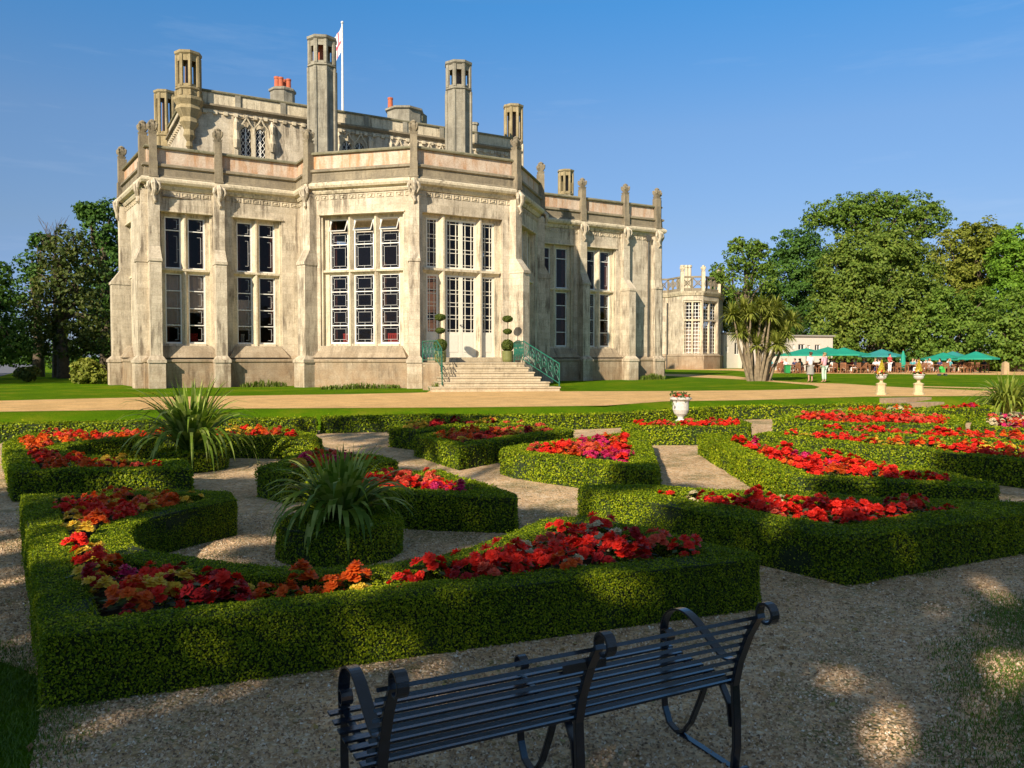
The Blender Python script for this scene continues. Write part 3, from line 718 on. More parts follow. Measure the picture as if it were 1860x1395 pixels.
# garden door, three lights under a transom with a glazed upper tier
def garden_door():
    u0,u1,z0,z1=hC; D=.30; st=MB(); st.M=sC.M(); edges=[u0]+[e for l in LC for e in l]+[u1]
    for i in range(0,len(edges),2):
        a,b=edges[i],edges[i+1]
        if i==0 or i==len(edges)-2: st.box(a,b,D-.02,D+.2,z0,z1)
        else:
            m=(a+b)/2; st.prism([(a,D+.16),(a,D+.02),(m-.04,D-.18),(m+.04,D-.18),(b,D+.02),(b,D+.16)],z0,z1)
    zt=6.02; st.box(edges[1],edges[-2],D,D+.18,z1-.16,z1)
    st.prism([(u0+.1,D+.1),(u1-.1,D+.1),(u1-.1,D-.20),(u0+.1,D-.20)],zt-.05,zt+.06); st.frust((u0+.1,u1-.1,D,D+.17),zt-.2,(u0+.1,u1-.1,D-.14,D+.17),zt-.05)
    door=st.build('door',M['trim'],castle); door['label']='cream double garden door with side lights and glazed upper tier'
    G=D+.10
    def leaf(a,b,za,zb,glass0,parent,solid):
        m=MB(); m.M=sC.M(); f=.10 if b-a>.5 else .07
        m.box(a,a+f,G-.05,G+.04,za,zb); m.box(b-f,b,G-.05,G+.04,za,zb); m.box(a+f,b-f,G-.05,G+.04,zb-.1,zb); m.box(a+f,b-f,G-.04,G+.03,za,glass0)
        if solid: m.box(a+f+.06,b-f-.06,G-.055,G-.03,za+.25,glass0-.12)
        ia,ib=a+f,b-f; W=ib-ia
        for fx in (.24,.76): m.box(ia+W*fx-.014,ia+W*fx+.014,G-.02,G+.012,glass0,zb-.1)
        H=zb-.1-glass0; n=4 if solid else 3; z=glass0+.12
        m.box(ia,ib,G-.018,G+.010,z-.014,z+.014)
        ph=(H-.24)/n
        for k in range(1,n):
            for dz in (-.09,.09): m.box(ia,ib,G-.018,G+.010,z+ph*k+dz-.014,z+ph*k+dz+.014)
        m.box(ia,ib,G-.018,G+.010,zb-.1-.12-.014,zb-.1-.12+.014)
        o=m.build('door_leaf' if solid else 'window_frame',M['cream'],parent)
        g=MB(); g.M=sC.M(); g.quad((ia,G+.015,glass0),(ib,G+.015,glass0),(ib,G+.015,zb-.1),(ia,G+.015,zb-.1)); g.build('pane',M['glass'],parent)
        return o
    for (a,b) in LC:
        parts=[(a,(a+b)/2),((a+b)/2,b)] if b-a>1.2 else [(a,b)]
        for p,q in parts:
            leaf(p,q,z0,zt-.2,z0+1.22,door,True); leaf(p,q,zt+.06,z1-.16,zt+.17,door,False)
    h=MB(); h.M=sC.M(); m=(LC[1][0]+LC[1][1])/2
    h.sphere((m-.06,G-.11,z0+1.55),.035); h.tube([(m-.06,G-.11,z0+1.55),(m+.07,G-.12,z0+1.57)],.014,6); h.tube([(m-.06,G-.11,z0+1.55),(m-.06,G-.05,z0+1.55)],.012,6); h.build('handle',M['lead_pipe'],door)
garden_door()
# running mouldings round the whole front
front=[LLw,PLw,A0w,A1w,B0w,Kw,C1w,D1w,E0w,E1w,RRw]
def run(name,prof,mat):
    m=MB(); m.sweep(front,prof); return m.build(name,mat,castle)
# the plinth stops at the garden door, so it is made of two runs
for nm,ln in (('a',[LLw,PLw,A0w,A1w,B0w,Kw,sC.pt(hC[0]-.05,0,0)[:2]]),('b',[sC.pt(hC[1]+.05,0,0)[:2],C1w,D1w,E0w,E1w,RRw])):
    m=MB(); m.sweep(ln,[(-.1,Z0),(.30,Z0),(.30,1.62),(.36,1.66),(.36,1.76),(.30,1.80),(.10,1.90),(.0,1.93),(-.1,1.93)]); m.build('plinth',M['plinth'],castle)
run('cornice',[(-.3,9.62),(.06,9.62),(.12,9.72),(.14,9.80),(.30,9.86),(.36,9.96),(.36,10.06),(.30,10.12),(-.3,10.12)],M['trim'])
run('cornice',[(-.3,10.122),(.26,10.122),(.26,10.16),(.16,10.24),(.14,10.60),(.24,10.64),(.24,10.74),(.10,10.80),(-.3,10.80)],M['dark'])
run('parapet',[(-.25,10.802),(.03,10.802),(.03,11.47),(-.25,11.47)],M['render'])
run('coping',[(-.34,11.472),(.15,11.472),(.17,11.53),(.10,11.60),(-.10,11.66),(-.34,11.60)],M['coping'])
# carved frieze of little blocks under the cornice
for s in (sL,sA,sAB,sB,sC,sD,sE):
    fz=MB(); fz.M=s.M(); n=int(s.len/.46)
    for k in range(n):
        a=(k+.12)*s.len/n; b=(k+.88)*s.len/n
        fz.box(a,b,-.035,.0,9.36,9.385); fz.box(a,b,-.035,.0,9.53,9.555); fz.box(a,a+.03,-.03,.0,9.385,9.53); fz.box(b-.03,b,-.03,.0,9.385,9.53)
        m=(a+b)/2; fz.box(m-.05,m+.05,-.06,.0,9.42,9.50)
    fz.M=None; fz.build('frieze',M['trim'],castle)

# flat roof
rf=MB(); rf.prism([seg for seg in [ (p[0],p[1]) for p in seg_off(OUT,-.62)]],10.3,10.45); rf.build('roof',M['roof'],castle)
# dark rooms behind the glass
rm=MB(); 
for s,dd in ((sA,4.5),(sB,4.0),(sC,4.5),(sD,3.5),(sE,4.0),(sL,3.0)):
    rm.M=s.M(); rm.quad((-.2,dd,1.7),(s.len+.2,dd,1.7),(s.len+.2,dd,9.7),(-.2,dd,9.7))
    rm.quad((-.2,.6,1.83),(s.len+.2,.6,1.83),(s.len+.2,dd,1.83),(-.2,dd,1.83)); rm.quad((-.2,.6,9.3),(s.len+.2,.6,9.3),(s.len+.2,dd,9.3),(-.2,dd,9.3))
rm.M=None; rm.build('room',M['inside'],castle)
# blinds seen behind the left windows
for l,za,zb,dd in ((LA1[0],3.3,5.75,.56),(LA1[1],4.0,5.75,.52),(LA2[0],3.2,4.7,.52)):
    b=MB(); b.M=sA.M(); n=6
    for k in range(n):
        x0=l[0]+(l[1]-l[0])*k/n; x1=l[0]+(l[1]-l[0])*(k+1)/n; b.add([(x0,dd+.03*(k%2),za),(x1,dd+.03*((k+1)%2),za),(x1,dd+.03*((k+1)%2),zb),(x0,dd+.03*(k%2),zb)],[(0,1,2,3)])
    b.build('blind',M['blind'],castle)
def drape(seg,u0,u1,za,zb,dd,colr):
    b=MB(); b.M=seg.M(); n=8
    for k in range(n):
        x0=u0+(u1-u0)*k/n; x1=u0+(u1-u0)*(k+1)/n; b.add([(x0,dd+.05*(k%2),za),(x1,dd+.05*((k+1)%2),za),(x1,dd+.05*((k+1)%2),zb),(x0,dd+.05*(k%2),zb)],[(0,1,2,3)])
    b.build('curtain',colr,castle)
M['drape']=simple('brown red curtain',(.16,.07,.05),.85,var=.2)
for sg_,l_ in ((sA,LA1),(sA,LA2),(sB,LB),(sC,LC),(sE,LE1),(sE,LE2)):
    drape(sg_,l_[0][0]-.05,l_[0][0]+.22,1.9,8.5,.62,M['drape']); drape(sg_,l_[-1][1]-.22,l_[-1][1]+.05,1.9,8.5,.62,M['drape'])
# piers / buttresses
def finial(mb,x,y,z,s=1):
    mb.frust((x-.13*s,x+.13*s,y-.13*s,y+.13*s),z,(x-.17*s,x+.17*s,y-.17*s,y+.17*s),z+.12*s)
    mb.lathe((x,y,z+.12*s),[(.12*s,0),(.17*s,.12*s),(.2*s,.25*s),(.13*s,.36*s),(.15*s,.42*s),(.04*s,.5*s)],8,PI/8)
    for k in range(4):
        a=PI/4+k*PI/2; cx_,cy_=x+.17*s*math.cos(a),y+.17*s*math.sin(a)
        mb.tube([(x+.08*s*math.cos(a),y+.08*s*math.sin(a),z+.15*s),(cx_+.03*math.cos(a),cy_+.03*math.sin(a),z+.30*s),(cx_+.05*s*math.cos(a),cy_+.05*s*math.sin(a),z+.42*s),(cx_,cy_,z+.47*s)],[.05*s,.06*s,.05*s,.03*s],6)
def pier(p,ang,wd=.50,buttress=.62,zb=6.25,parapet=True,wz=.55,lab=None):
    n=Vector((math.sin(ang),-math.cos(ang))); u=Vector((math.cos(ang),math.sin(ang)))
    Mx=Matrix(((u.x,-n.x,0,p[0]),(u.y,-n.y,0,p[1]),(0,0,1,0),(0,0,0,1)))
    m=MB(); m.M=Mx; h=wd/2; y1=.25
    m.frust((-h-.10,h+.10,-buttress-.16,y1),Z0,(-h-.10,h+.10,-buttress-.16,y1),1.62)
    m.box(-h-.14,h+.14,-buttress-.21,y1,1.622,1.76); m.frust((-h-.12,h+.12,-buttress-.19,y1),1.762,(-h,h,-buttress,y1),1.95)
    m.box(-h,h,-buttress,y1,1.952,zb)
    m.box(-h-.03,h+.03,-buttress-.05,y1,zb+.002,zb+.13)
    m.frust((-h-.02,h+.02,-buttress-.02,y1),zb+.132,(-h+.01,h-.01,-.30,y1),zb+.72)
    m.box(-h+.012,h-.012,-.30,y1,zb+.722,9.60)
    # carved beast lumps below the cornice
    for sx_ in (-1,1):
        m.tube([(sx_*.08,-.28,9.95),(sx_*.22,-.40,9.80),(sx_*.26,-.42,9.62),(sx_*.17,-.40,9.45),(sx_*.07,-.36,9.30)],[.07,.09,.07,.05,.03],6)
    m.tube([(0,-.30,9.98),(0,-.46,9.78),(.02,-.44,9.5),(-.03,-.36,9.25),(.05,-.40,9.02),(0,-.33,8.9)],[.10,.14,.11,.10,.06,.02],7)
    o=m.build('pier',M['stone'],castle)
    if parapet:
        q=MB(); q.M=Mx; t=wd*.36
        q.box(-t,t,-.34,.12,9.80,10.85); q.box(-t+.02,t-.02,-.30,.1,10.852,12.05); q.box(-t-.03,t+.03,-.36,.13,10.12,10.2)
        po=q.build('parapet_post',M['dark'],o)
        f=MB(); f.M=Mx; finial(f,0,-.12,12.05,1.12); f.build('finial',M['dark'],o)
    return o
a30,aB,aD=R(30),R(-15),R(75)
pu=lambda s,x,y=600,d=.3: s.pt(s.px(x,y,d)[0],0,0)[:2]
pier(pu(sA,283),a30); pier(pu(sA,401),a30)
pier(sL.pt(sL.len-.30,0,0)[:2],R(125-180),.5,.5); pier(sL.pt(.1,0,0)[:2],R(125-180),.55,.72,5.6)
pier(B0w,(R(-60)+aB)/2,.55); pier(Kw,R(7.5),.5); pier(C1w,R(52.5),.52,.75,6.0); pier(D1w,R(97.5),.5)
pier(pu(sE,1060),a30); pier(pu(sE,1138),a30,.5,.9,6.0)
pier(sE.pt(sE.len-.3,0,0)[:2],a30,.55,.35); pier(sR.pt(.3,0,0)[:2],R(120),.55,.35)
# rainwater pipe on the right wall
dp=MB(); q=sE.pt(sE.px(1177,600,.1)[0],.12,0); dp.tube([(q[0],q[1],LZ),(q[0],q[1],9.5)],.055,8); dp.frust((q[0]-.12,q[0]+.12,q[1]-.1,q[1]+.1),9.3,(q[0]-.17,q[0]+.17,q[1]-.14,q[1]+.14),9.6); dp.build('drainpipe',M['lead_pipe'],castle)
# upper block behind the parapet
U0=(-16.8,42.4); U1=(.35,52.3); U2=(-3.2,60.6); U3=(-21.3,50.2)
su=Seg(U0,U1); sul=Seg(U3,U0); sur=Seg(U1,U2)
um=MB(); pairs=[su.px(461,260)[0],su.px(643,270)[0],su.px(735,275)[0],su.px(790,280)[0]]
hU=[(p-.82,p+.82,11.2,14.72) for p in pairs[:2]]
wall(su,10.3,15.12,hU,um); wall(sul,10.3,15.12,[],um); wall(sur,10.3,15.12,[],um)
um.build('upper_wall',M['stone'],castle)
ln=[U3,U0,U1,U2]
m=MB(); m.sweep(ln,[(-.3,15.0),(.05,15.0),(.12,15.08),(.22,15.12),(.22,15.22),(-.3,15.22)]); m.build('upper_cornice',M['dark'],castle)
m=MB(); m.sweep(ln,[(-.25,15.222),(.02,15.222),(.02,15.85),(-.25,15.85)]); m.build('upper_parapet',M['trim'],castle)
m=MB(); m.sweep(ln,[(-.32,15.852),(.10,15.852),(.12,15.92),(.0,15.99),(-.32,15.97)]); m.build('upper_coping',M['coping'],castle)
m=MB(); m.M=su.M()
for k in range(1,int(su.len/2.4)): m.box(k*2.4-.14,k*2.4+.14,-.10,.0,15.222,15.85)
m.M=None; m.build('parapet_pilasters',M['chim'],castle)
m=MB()
for s in (su,sul):
    m.M=s.M(); n=int(s.len/.52)
    for k in range(n): m.box(k*.52+.10,k*.52+.30,-.14,0,14.72,14.90); m.box(k*.52+.30,k*.52+.62,-.05,0,14.80,14.86)
m.M=None; m.build('corbel_table',M['trim'],castle)
m=MB(); m.prism([U3,U0,U1,U2],15.3,15.4); m.build('upper_roof',M['roof'],castle)
def arch_pts(cx,hw,z0,zs,n=8):
    L_=[(cx-hw,z0)]; R_=[]
    r=hw*1.25; h=math.sqrt(r*r-(r-hw)**2)
    for k in range(n+1):
        a=math.acos((r-hw)/r)*k/n; L_.append((cx+ (r-hw)-r*math.cos(a),zs+r*math.sin(a)))
    for k in range(n,-1,-1):
        a=math.acos((r-hw)/r)*k/n; R_.append((cx-(r-hw)+r*math.cos(a),zs+r*math.sin(a)))
    return L_+R_+[(cx+hw,z0)]
for i,p in enumerate(pairs):
    w0=MB(); w0.M=su.M()
    if i<2:
        w0.box(p-.82,p-.66,.1,.3,11.2,14.718); w0.box(p+.66,p+.82,.1,.3,11.2,14.718); w0.box(p-.11,p+.11,.08,.3,11.2,14.72)
        for c in (p-.385,p+.385):       # spandrel above each arch
            ap=arch_pts(c,.275,12,14.0); top=[(x,14.72) for x,z in ap]
            for a,b,c_,d in zip(ap[1:-2],ap[2:-1],top[1:-2],top[2:-1]): w0.quad((a[0],.12,a[1]),(b[0],.12,b[1]),(d[0],.12,d[1]),(c_[0],.12,c_[1])); w0.quad((a[0],.12,a[1]),(b[0],.12,b[1]),(b[0],.3,b[1]),(a[0],.3,a[1]))
    for c in (p-.385,p+.385):           # ogee hoods and pinnacled stops
        w0.tube([(c-.40,-.06,13.9),(c-.36,-.08,14.25),(c-.18,-.09,14.45),(c,-.10,14.78)],.045,5); w0.tube([(c+.40,-.06,13.9),(c+.36,-.08,14.25),(c+.18,-.09,14.45),(c,-.10,14.78)],.045,5)
        w0.sphere((c,-.1,14.8),.09,6,5)
    for x in (p-.95,p+.95):
        w0.box(x-.10,x+.10,-.12,.0,11.2,13.2); w0.tube([(x,-.12,13.1),(x,-.22,13.5),(x,-.14,14.0),(x,-.2,14.4),(x,-.1,14.7)],[.14,.18,.12,.16,.04],6)
    wo=w0.build('arched_window',M['trim'],castle)
    if i<2:
        g=MB(); g.M=su.M(); g.quad((p-.66,.24,11.2),(p+.66,.24,11.2),(p+.66,.24,14.7),(p-.66,.24,14.7)); g.build('pane',M['glass'],wo)
        lt=MB(); lt.M=su.M()
        for c in (p-.385,p+.385):
            lt.box(c-.025,c+.025,.18,.23,11.2,14.4)
            for k in range(9):
                z=11.25+k*.34
                for s_ in (-1,1):
                    lt.tube([(c+s_*.02,.21,z),(c+s_*.25,.21,z+.34)],.016,4); lt.tube([(c+s_*.25,.21,z),(c+s_*.02,.21,z+.34)],.016,4)
        lt.build('glazing_bars',M['white'],wo)
# dark room behind the upper windows
m=MB(); m.M=su.M(); m.quad((2,2.5,10.5),(15,2.5,10.5),(15,2.5,15),(2,2.5,15)); m.build('upper_room',M['inside'],castle)
# octagonal turrets and chimneys
def octa(mb,c,r,z0,z1): mb.lathe((c[0],c[1],0),[(r,z0),(r,z1)],8,PI/8+R(7))
def lantern(c,r,zb,zt,parent,mats,pot=None):
    rot=PI/8+R(7); m=MB(); m.lathe((c[0],c[1],0),[(r*.98,zb-.10),(r*1.12,zb-.04),(r*1.12,zb+.04),(r,zb+.08)],8,rot)
    for k in range(8):
        a=rot+2*PI*k/8; px_,py_=c[0]+r*.93*math.cos(a),c[1]+r*.93*math.sin(a); m.lathe((px_,py_,0),[(r*.17,zb+.08),(r*.17,zt-.2)],6,a)
        a2=rot+2*PI*(k+.5)/8; rr=r*.93*math.cos(PI/8)
        # arch head panel between posts
        t=Vector((-math.sin(a2),math.cos(a2),0)); q=Vector((c[0]+rr*math.cos(a2),c[1]+rr*math.sin(a2),0)); hw=r*.36
        nn=Vector((math.cos(a2),math.sin(a2),0))
        for z_a,z_b in ((zb+.08,zb+.2),(zt-.5,zt-.2)):
            v=[q-t*hw-nn*.03,q+t*hw-nn*.03,q+t*hw+nn*.03,q-t*hw+nn*.03]
            m.add([(p.x,p.y,z_a) for p in v]+[(p.x,p.y,z_b) for p in v],[(3,2,1,0),(4,5,6,7),(0,1,5,4),(1,2,6,5),(2,3,7,6),(3,0,4,7)])
    m.lathe((c[0],c[1],0),[(r,zt-.2),(r*1.14,zt-.12),(r*1.16,zt),(r*.9,zt+.05)],8,rot)
    m.build('lantern',mats[1],parent)
    cr=MB(); cr.lathe((c[0],c[1],0),[(r*.34,zb),(r*.30,zt-.25)],10); cr.build('flue',pot or M['inside'],parent)
def turret(x,Y,w,ztop_,zlan,zbase,mats,corbel=False,name='turret',pot=None):
    c=((x-CXP)/F*Y,Y); r=w/2/math.cos(PI/8)*.97; m=MB(); rot=PI/8+R(7)
    prof=[(r,zbase),(r,zlan-.1)]
    if corbel: prof=[(.05,zbase-2.6),(r*.3,zbase-2.45),(r*.22,zbase-2.2),(r*.5,zbase-1.9),(r*.42,zbase-1.6),(r*.8,zbase-1.25),(r*.7,zbase-1.0),(r*1.12,zbase-.6),(r*1.0,zbase-.4),(r*1.28,zbase-.15),(r*1.28,zbase-.02),(r,zbase+.05),(r,zlan-.1)]
    m.lathe((c[0],c[1],0),prof,8,rot)
    for k in range(8):
        a=rot+2*PI*k/8; px_,py_=c[0]+r*math.cos(a),c[1]+r*math.sin(a); m.lathe((px_,py_,0),[(r*.13,max(zbase,0)+.05),(r*.13,zlan-.12)],6,a)
    o=m.build(name,mats[0],castle); lantern(c,r*.97,zlan,ztop_,o,mats,pot); return o
tm=(M['trim'],M['chimgold'])
turret(349.5,42.3,1.16,17.62,15.75,15.3,(M['chimgold'],M['chimgold']),True)
turret(307,50,1.14,18.15,15.45,13.2,(M['chimgold'],M['chimgold']),True)
turret(932.5,52.6,1.16,18.1,15.75,10.3,tm); turret(1027,68,1.22,17.5,15.5,10.3,tm)
turret(589.5,43.6,1.40,18.85,17.35,10.3,(M['chim'],M['chim']),name='chimney',pot=M['terracotta'])
turret(834,47.2,1.42,18.85,17.3,10.3,(M['chim'],M['chim']),name='chimney')
turret(1412/1.0-0,0.0001,0,0,0,0,tm) if False else None
def stack(x,Y,w,zt,pots):
    c=((x-CXP)/F*Y,Y); m=MB(); r=w/2; m.lathe((c[0],c[1],0),[(r,15.2),(r,zt-.25),(r*1.12,zt-.2),(r*1.12,zt-.08),(r*.9,zt)],8,PI/8)
    o=m.build('chimney_stack',M['chim'],castle)
    for dx,dy,h,rr in pots:
        p=MB(); p.lathe((c[0]+dx,c[1]+dy,zt-.02),[(rr,0),(rr*.9,h*.8),(rr*1.05,h*.85),(rr*1.05,h)],12); p.build('chimney_pot',M['terracotta'],o)
stack(518,49,1.45,18.0,[(-.32,0,.75,.18),(.05,.2,.65,.16),(.4,-.1,.58,.15),(0,-.3,.62,.15)])
stack(737,53,2.3,18.0,[(-.85,-.5,.62,.17)]); 
m=MB(); c=((748-CXP)/F*55,55); m.lathe((c[0],c[1],0),[(1.1,15.3),(1.1,18.2),(.9,18.35)],10); m.build('chimney_stack',M['coping'],castle)
m=MB(); c=((862-CXP)/F*56,56); m.lathe((c[0],c[1],0),[(.25,15.3),(.25,17.8),(.33,17.85),(.33,18.0)],8); m.build('chimney_stack',M['chim'],castle)
m=MB(); c=((874-CXP)/F*54,54); m.sphere((c[0],c[1],16.1),.9,12,6,(1,1,.55)); m.build('roof_light',simple('verdigris dome',(.2,.4,.36),.5),castle)
# flagpole with the white and red flag
fp=empty('flagpole',((626-CXP)/F*50,50,15.4),0,'white flagpole on the castle roof with a limp red cross flag','flagpole')
m=MB(); fx=(626-CXP)/F*50; m.tube([(fx,50,15.4),(fx,50,22.3)],[.09,.05],10); m.sphere((fx,50,22.38),.09); m.build('pole',M['polewhite'],fp)
fq=[];fmi=[];nU,nV=14,12
def fpt(u,v): # u 0..1 away from pole (to the left and back), v down
    w_=.10*math.sin(u*9+v*2)*(.3+u); x=fx-.06-u*.55+.05*math.sin(v*5); y=50+w_+u*.45; z=22.15-v*1.55-u*.55-.1*math.sin(u*4); return (x,y,z)
for i in range(nU):
    for j in range(nV):
        fq.append([fpt(i/nU,j/nV),fpt((i+1)/nU,j/nV),fpt((i+1)/nU,(j+1)/nV),fpt(i/nU,(j+1)/nV)]); fmi.append(1 if (j in (5,6) or i in (5,6)) else 0)
quads_mesh('flag',np.array(fq),[simple('white flag cloth',(.8,.76,.78),.7,var=.04,bmp=0),simple('red flag cloth',(.62,.10,.14),.7,var=.04,bmp=0)],fp,np.array(fmi))
# red and white chairs seen inside
def indoor_chair(seg,u,d,mat,label):
    p=seg.pt(u,-d,1.84); e=empty('indoor_chair',p,0,label,'chair','chairs behind the bay window glass'); m=MB(); M0=Matrix.Translation(Vector(p)); m.M=M0
    m.box(-.25,.25,-.25,.25,.38,.48); m.build('seat',mat,e); m=MB(); m.M=M0; 
    for k in range(5): m.box(-.24+k*.1,-.17+k*.1,-.27,-.22,.482,1.1)
    m.box(-.25,.25,-.28,-.21,1.102,1.18); m.build('backrest',mat,e)
    for a in(-.21,.21):
        for b in(-.21,.21): m=MB(); m.M=M0; m.box(a-.02,a+.02,b-.02,b+.02,0,.378); m.build('leg',mat,e)
indoor_chair(sB,(LB[0][0]+LB[0][1])/2+.2,.95,M['redcloth'],'red slatted chair behind the left pane column of the wide bay window')
indoor_chair(sB,(LB[2][0]+LB[2][1])/2-.1,.95,M['redcloth'],'red slatted chair behind the right pane column of the wide bay window')
indoor_chair(sB,(LB[1][0]+LB[1][1])/2+.1,1.5,M['blind'],'white slatted chair behind the middle pane column of the bay window')
indoor_chair(sA,LA2[0][0]+.3,.95,M['blind'],'white slatted chair behind the window right of the second pier')
indoor_chair(sA,LA1[1][0]+.35,.95,M['redcloth'],'dark red slatted chair behind the leftmost big window')

# ------------------------------------------------------------------ steps, railings, topiary
def steps():
    root=empty('stone_steps',(-1.2,36,LZ),0,'flight of worn stone steps up to the garden door with a landing','steps')
    zt=[.64,.84,1.04,1.24,1.44,1.64]; yb=[706,696,686.5,677,668,658]; xl=[784,800,804,806,806,770]; xr=[1017,998,982,970,960,952]
    Yf=[33.1,33.5,33.9,34.3,34.7,35.1]; cw0=sC.pt(-.0,.32,0); 
    bl=sC.pt(.35,.29,0)[:2]; br=sC.pt(sC.len-.15,.29,0)[:2]
    for k in range(6):
        l=((xl[k]-CXP)/F*Yf[k],Yf[k]-.15); r=((xr[k]-CXP)/F*(Yf[k]+.55),Yf[k]+.55)
        m=MB(); zb=LZ-.1 if k==0 else zt[k-1]+.002
        def P(o): 
            dv=Vector((r[0]-l[0],r[1]-l[1])).normalized(); nn=Vector((dv.y,-dv.x))*o
            return [(l[0]+nn.x-dv.x*o,l[1]+nn.y-dv.y*o),(r[0]+nn.x+dv.x*o,r[1]+nn.y+dv.y*o),br,bl]
        m.prism(P(0),zb,zt[k]-.06); m.prism(P(.04),zt[k]-.058,zt[k])
        m.build('step',M['step'],root,bev=.012)
    # cheek wall at the left under the landing
    m=MB(); a=((768-CXP)/F*35,35.0); b=((800-CXP)/F*34.6,34.6); m.prism([a,b,(b[0]+.1,36.8),(bl[0],bl[1]-.0)],LZ-.1,1.60); m.build('cheek_wall',M['plinth'],root)
    m=MB(); m.M=sC.M(); m.box(hC[0]-.05,hC[1]+.05,-.33,.25,1.642,1.868); m.build('threshold',M['step'],root,bev=.015)
steps()
def railing(pts,label,h=.95):
    root=empty('iron_railing',(pts[0][0],pts[0][1],pts[0][2]),0,label,'railing','green iron railings of the garden steps')
    P_=[Vector(p) for p in pts]; m=MB(); m.tube([p+Vector((0,0,h)) for p in P_],.028,8); m.build('handrail',M['iron_green'],root)
    m=MB(); m.tube([p+Vector((0,0,.12)) for p in P_],.02,6); m.build('lower_rail',M['iron_green'],root)
    m=MB()
    for a,b in zip(P_,P_[1:]):
        n=max(1,int((b-a).length/.42))
        for k in range(n):
            p=a.lerp(b,k/n); q=a.lerp(b,(k+1)/n); d=(q-p)
            m.tube([p+Vector((0,0,.12)),p+Vector((0,0,h))],.014,5)
            # scrolls: an S-curl between uprights
            pts_=[]
            for t in range(22):
                th=t/21*PI*3; rr=.17*(1-t/26); pts_.append(p+d*(.5+math.cos(th)*rr/d.length)+Vector((0,0,.55+math.sin(th)*rr*1.5)))
            m.tube(pts_,.011,4)
            m.tube([p+Vector((0,0,.2)),p+d*.35+Vector((0,0,.42)),p+d*.2+Vector((0,0,.7)),p+d*.6+Vector((0,0,.9))],.011,4); m.tube([q+Vector((0,0,.2)),p+d*.65+Vector((0,0,.38)),p+d*.85+Vector((0,0,.7)),p+d*.5+Vector((0,0,.86))],.011,4)
    m.tube([P_[-1],P_[-1]+Vector((0,0,h+.02))],.028,6); m.tube([P_[0],P_[0]+Vector((0,0,h+.02))],.028,6)
    m.build('scrollwork',M['iron_green'],root)
def g3(x,Y,z): return ((x-CXP)/F*Y,Y,z)
railing([g3(768,36.4,1.64),g3(794,34.9,1.64),g3(802,34.3,1.3),g3(803,33.3,.72)],'green scrolled iron railing on the left of the garden steps')
railing([g3(934,38.4,1.64),g3(951,35.6,1.64),g3(1016,33.7,.66)],'green scrolled iron railing sloping down the right of the garden steps')
def leafball(mb_pts,c,r,n,s,sc=(1,1,1)):
    v=unit(rng.normal(0,1,(n,3))); return np.array(c)+v*np.array(sc)*r*rng.uniform(.85,1.05,(n,1)),v
M['topi']=leafmat('topiary leaves',[(.03,.05,.006),(.07,.10,.012),(.13,.16,.02)],.6,.15,4)
def topiary(x,Y,z,label,sq=1):
    p=g3(x,Y,z); e=empty('topiary',p,0,label,'topiary','potted topiary beside the garden door')
    m=MB(); m.lathe(p,[(.22,0),(.26,.1),(.27,.52),(.24,.52),(.2,.45)],16); m.build('pot',M['potgreen'],e,smooth=False)
    m=MB(); m.tube([p,(p[0]+.02,p[1],p[2]+1.2),(p[0],p[1],p[2]+2.1)],.02,6); m.build('trunk',M['bark'],e)
    for zz,r,sc_ in ((.78,.30,(1,1,.95)),(1.45,.19,(1.1,1.1,.65)),(2.05,.2,(1.2,1.2,.75))):
        C,Nn=leafball(None,(p[0],p[1],p[2]+zz),r,1500,.05,sc_); quads_mesh('foliage_ball',cards(C,Nn,.05,.5),[M['topi']],e)
topiary(800,36.6,1.64,'three-tier potted topiary at the left of the garden door'); topiary(922,38.6,1.66,'three-tier potted topiary at the right of the garden door')

# ------------------------------------------------------------------ urns
M['urn']=stone('white marble urn',(.62,.60,.55),(.72,.70,.66),(.35,.33,.28),.3,joints=False)
M['buff']=stone('buff pedestal stone',(.60,.48,.26),(.68,.56,.34),(.35,.3,.18),.3,joints=False)
def bouquet(parent,c,r,cols,n=9,cone=False,h=.25):
    rg=random.Random(int(c[0]*100)); by={}
    for k in range(n*3):
        a=rg.uniform(0,6.28); rr=r*math.sqrt(rg.random()); cc=rg.choice(cols)
        by.setdefault(cc,[]).extend(bloom_quads((c[0]+rr*math.cos(a),c[1]+rr*math.sin(a),c[2]+rg.uniform(0,h)*(1.1-rr/r*.5)),(math.cos(a)*rr/r,math.sin(a)*rr/r,.7),.06,rg))
    for cc,q in by.items(): quads_mesh('flowers',np.array([[list(v) for v in x] for x in q]),[M['f_'+cc]],parent)
    C=np.array(c)+rng.normal(0,1,(300,3))*np.array([r*.5,r*.5,.07]); quads_mesh('leaves',cards(C,C-np.array(c),.07,.6),[M['bleaf']],parent)
    if cone:
        t=rng.uniform(0,1,900); a=rng.uniform(0,6.28,900); rr=.19*(1-t)+.01; C=np.column_stack([c[0]+rr*np.cos(a),c[1]+rr*np.sin(a),c[2]+.1+t*.6])
        quads_mesh('yellow_cone_plant',cards(C,np.column_stack([np.cos(a),np.sin(a),a*0+.4]),.06,.5),[leafmat('golden foliage',[(.45,.35,.03),(.6,.5,.05)],.6,.2)],parent)
ux,uy=at(1237,762,.3); uy=21.2; ux=(1237-CXP)/F*uy
e=empty('urn',(ux,uy,0),0,'white urn with a wide rim filled with orange flowers','urn'); b=(ux,uy,0)
m=MB(); m.box(ux-.2,ux+.2,uy-.2,uy+.2,0,.14); m.lathe(b,[(.14,.14),(.15,.20),(.07,.27),(.08,.32),(.17,.40),(.21,.50),(.205,.72),(.22,.74),(.28,.78),(.285,.82),(.22,.84),(.19,.80),(.19,.74)],24); m.build('vase',M['urn'],e)
bouquet(e,(ux,uy,.80),.20,['orange','coral','scarlet'],9,h=.16)
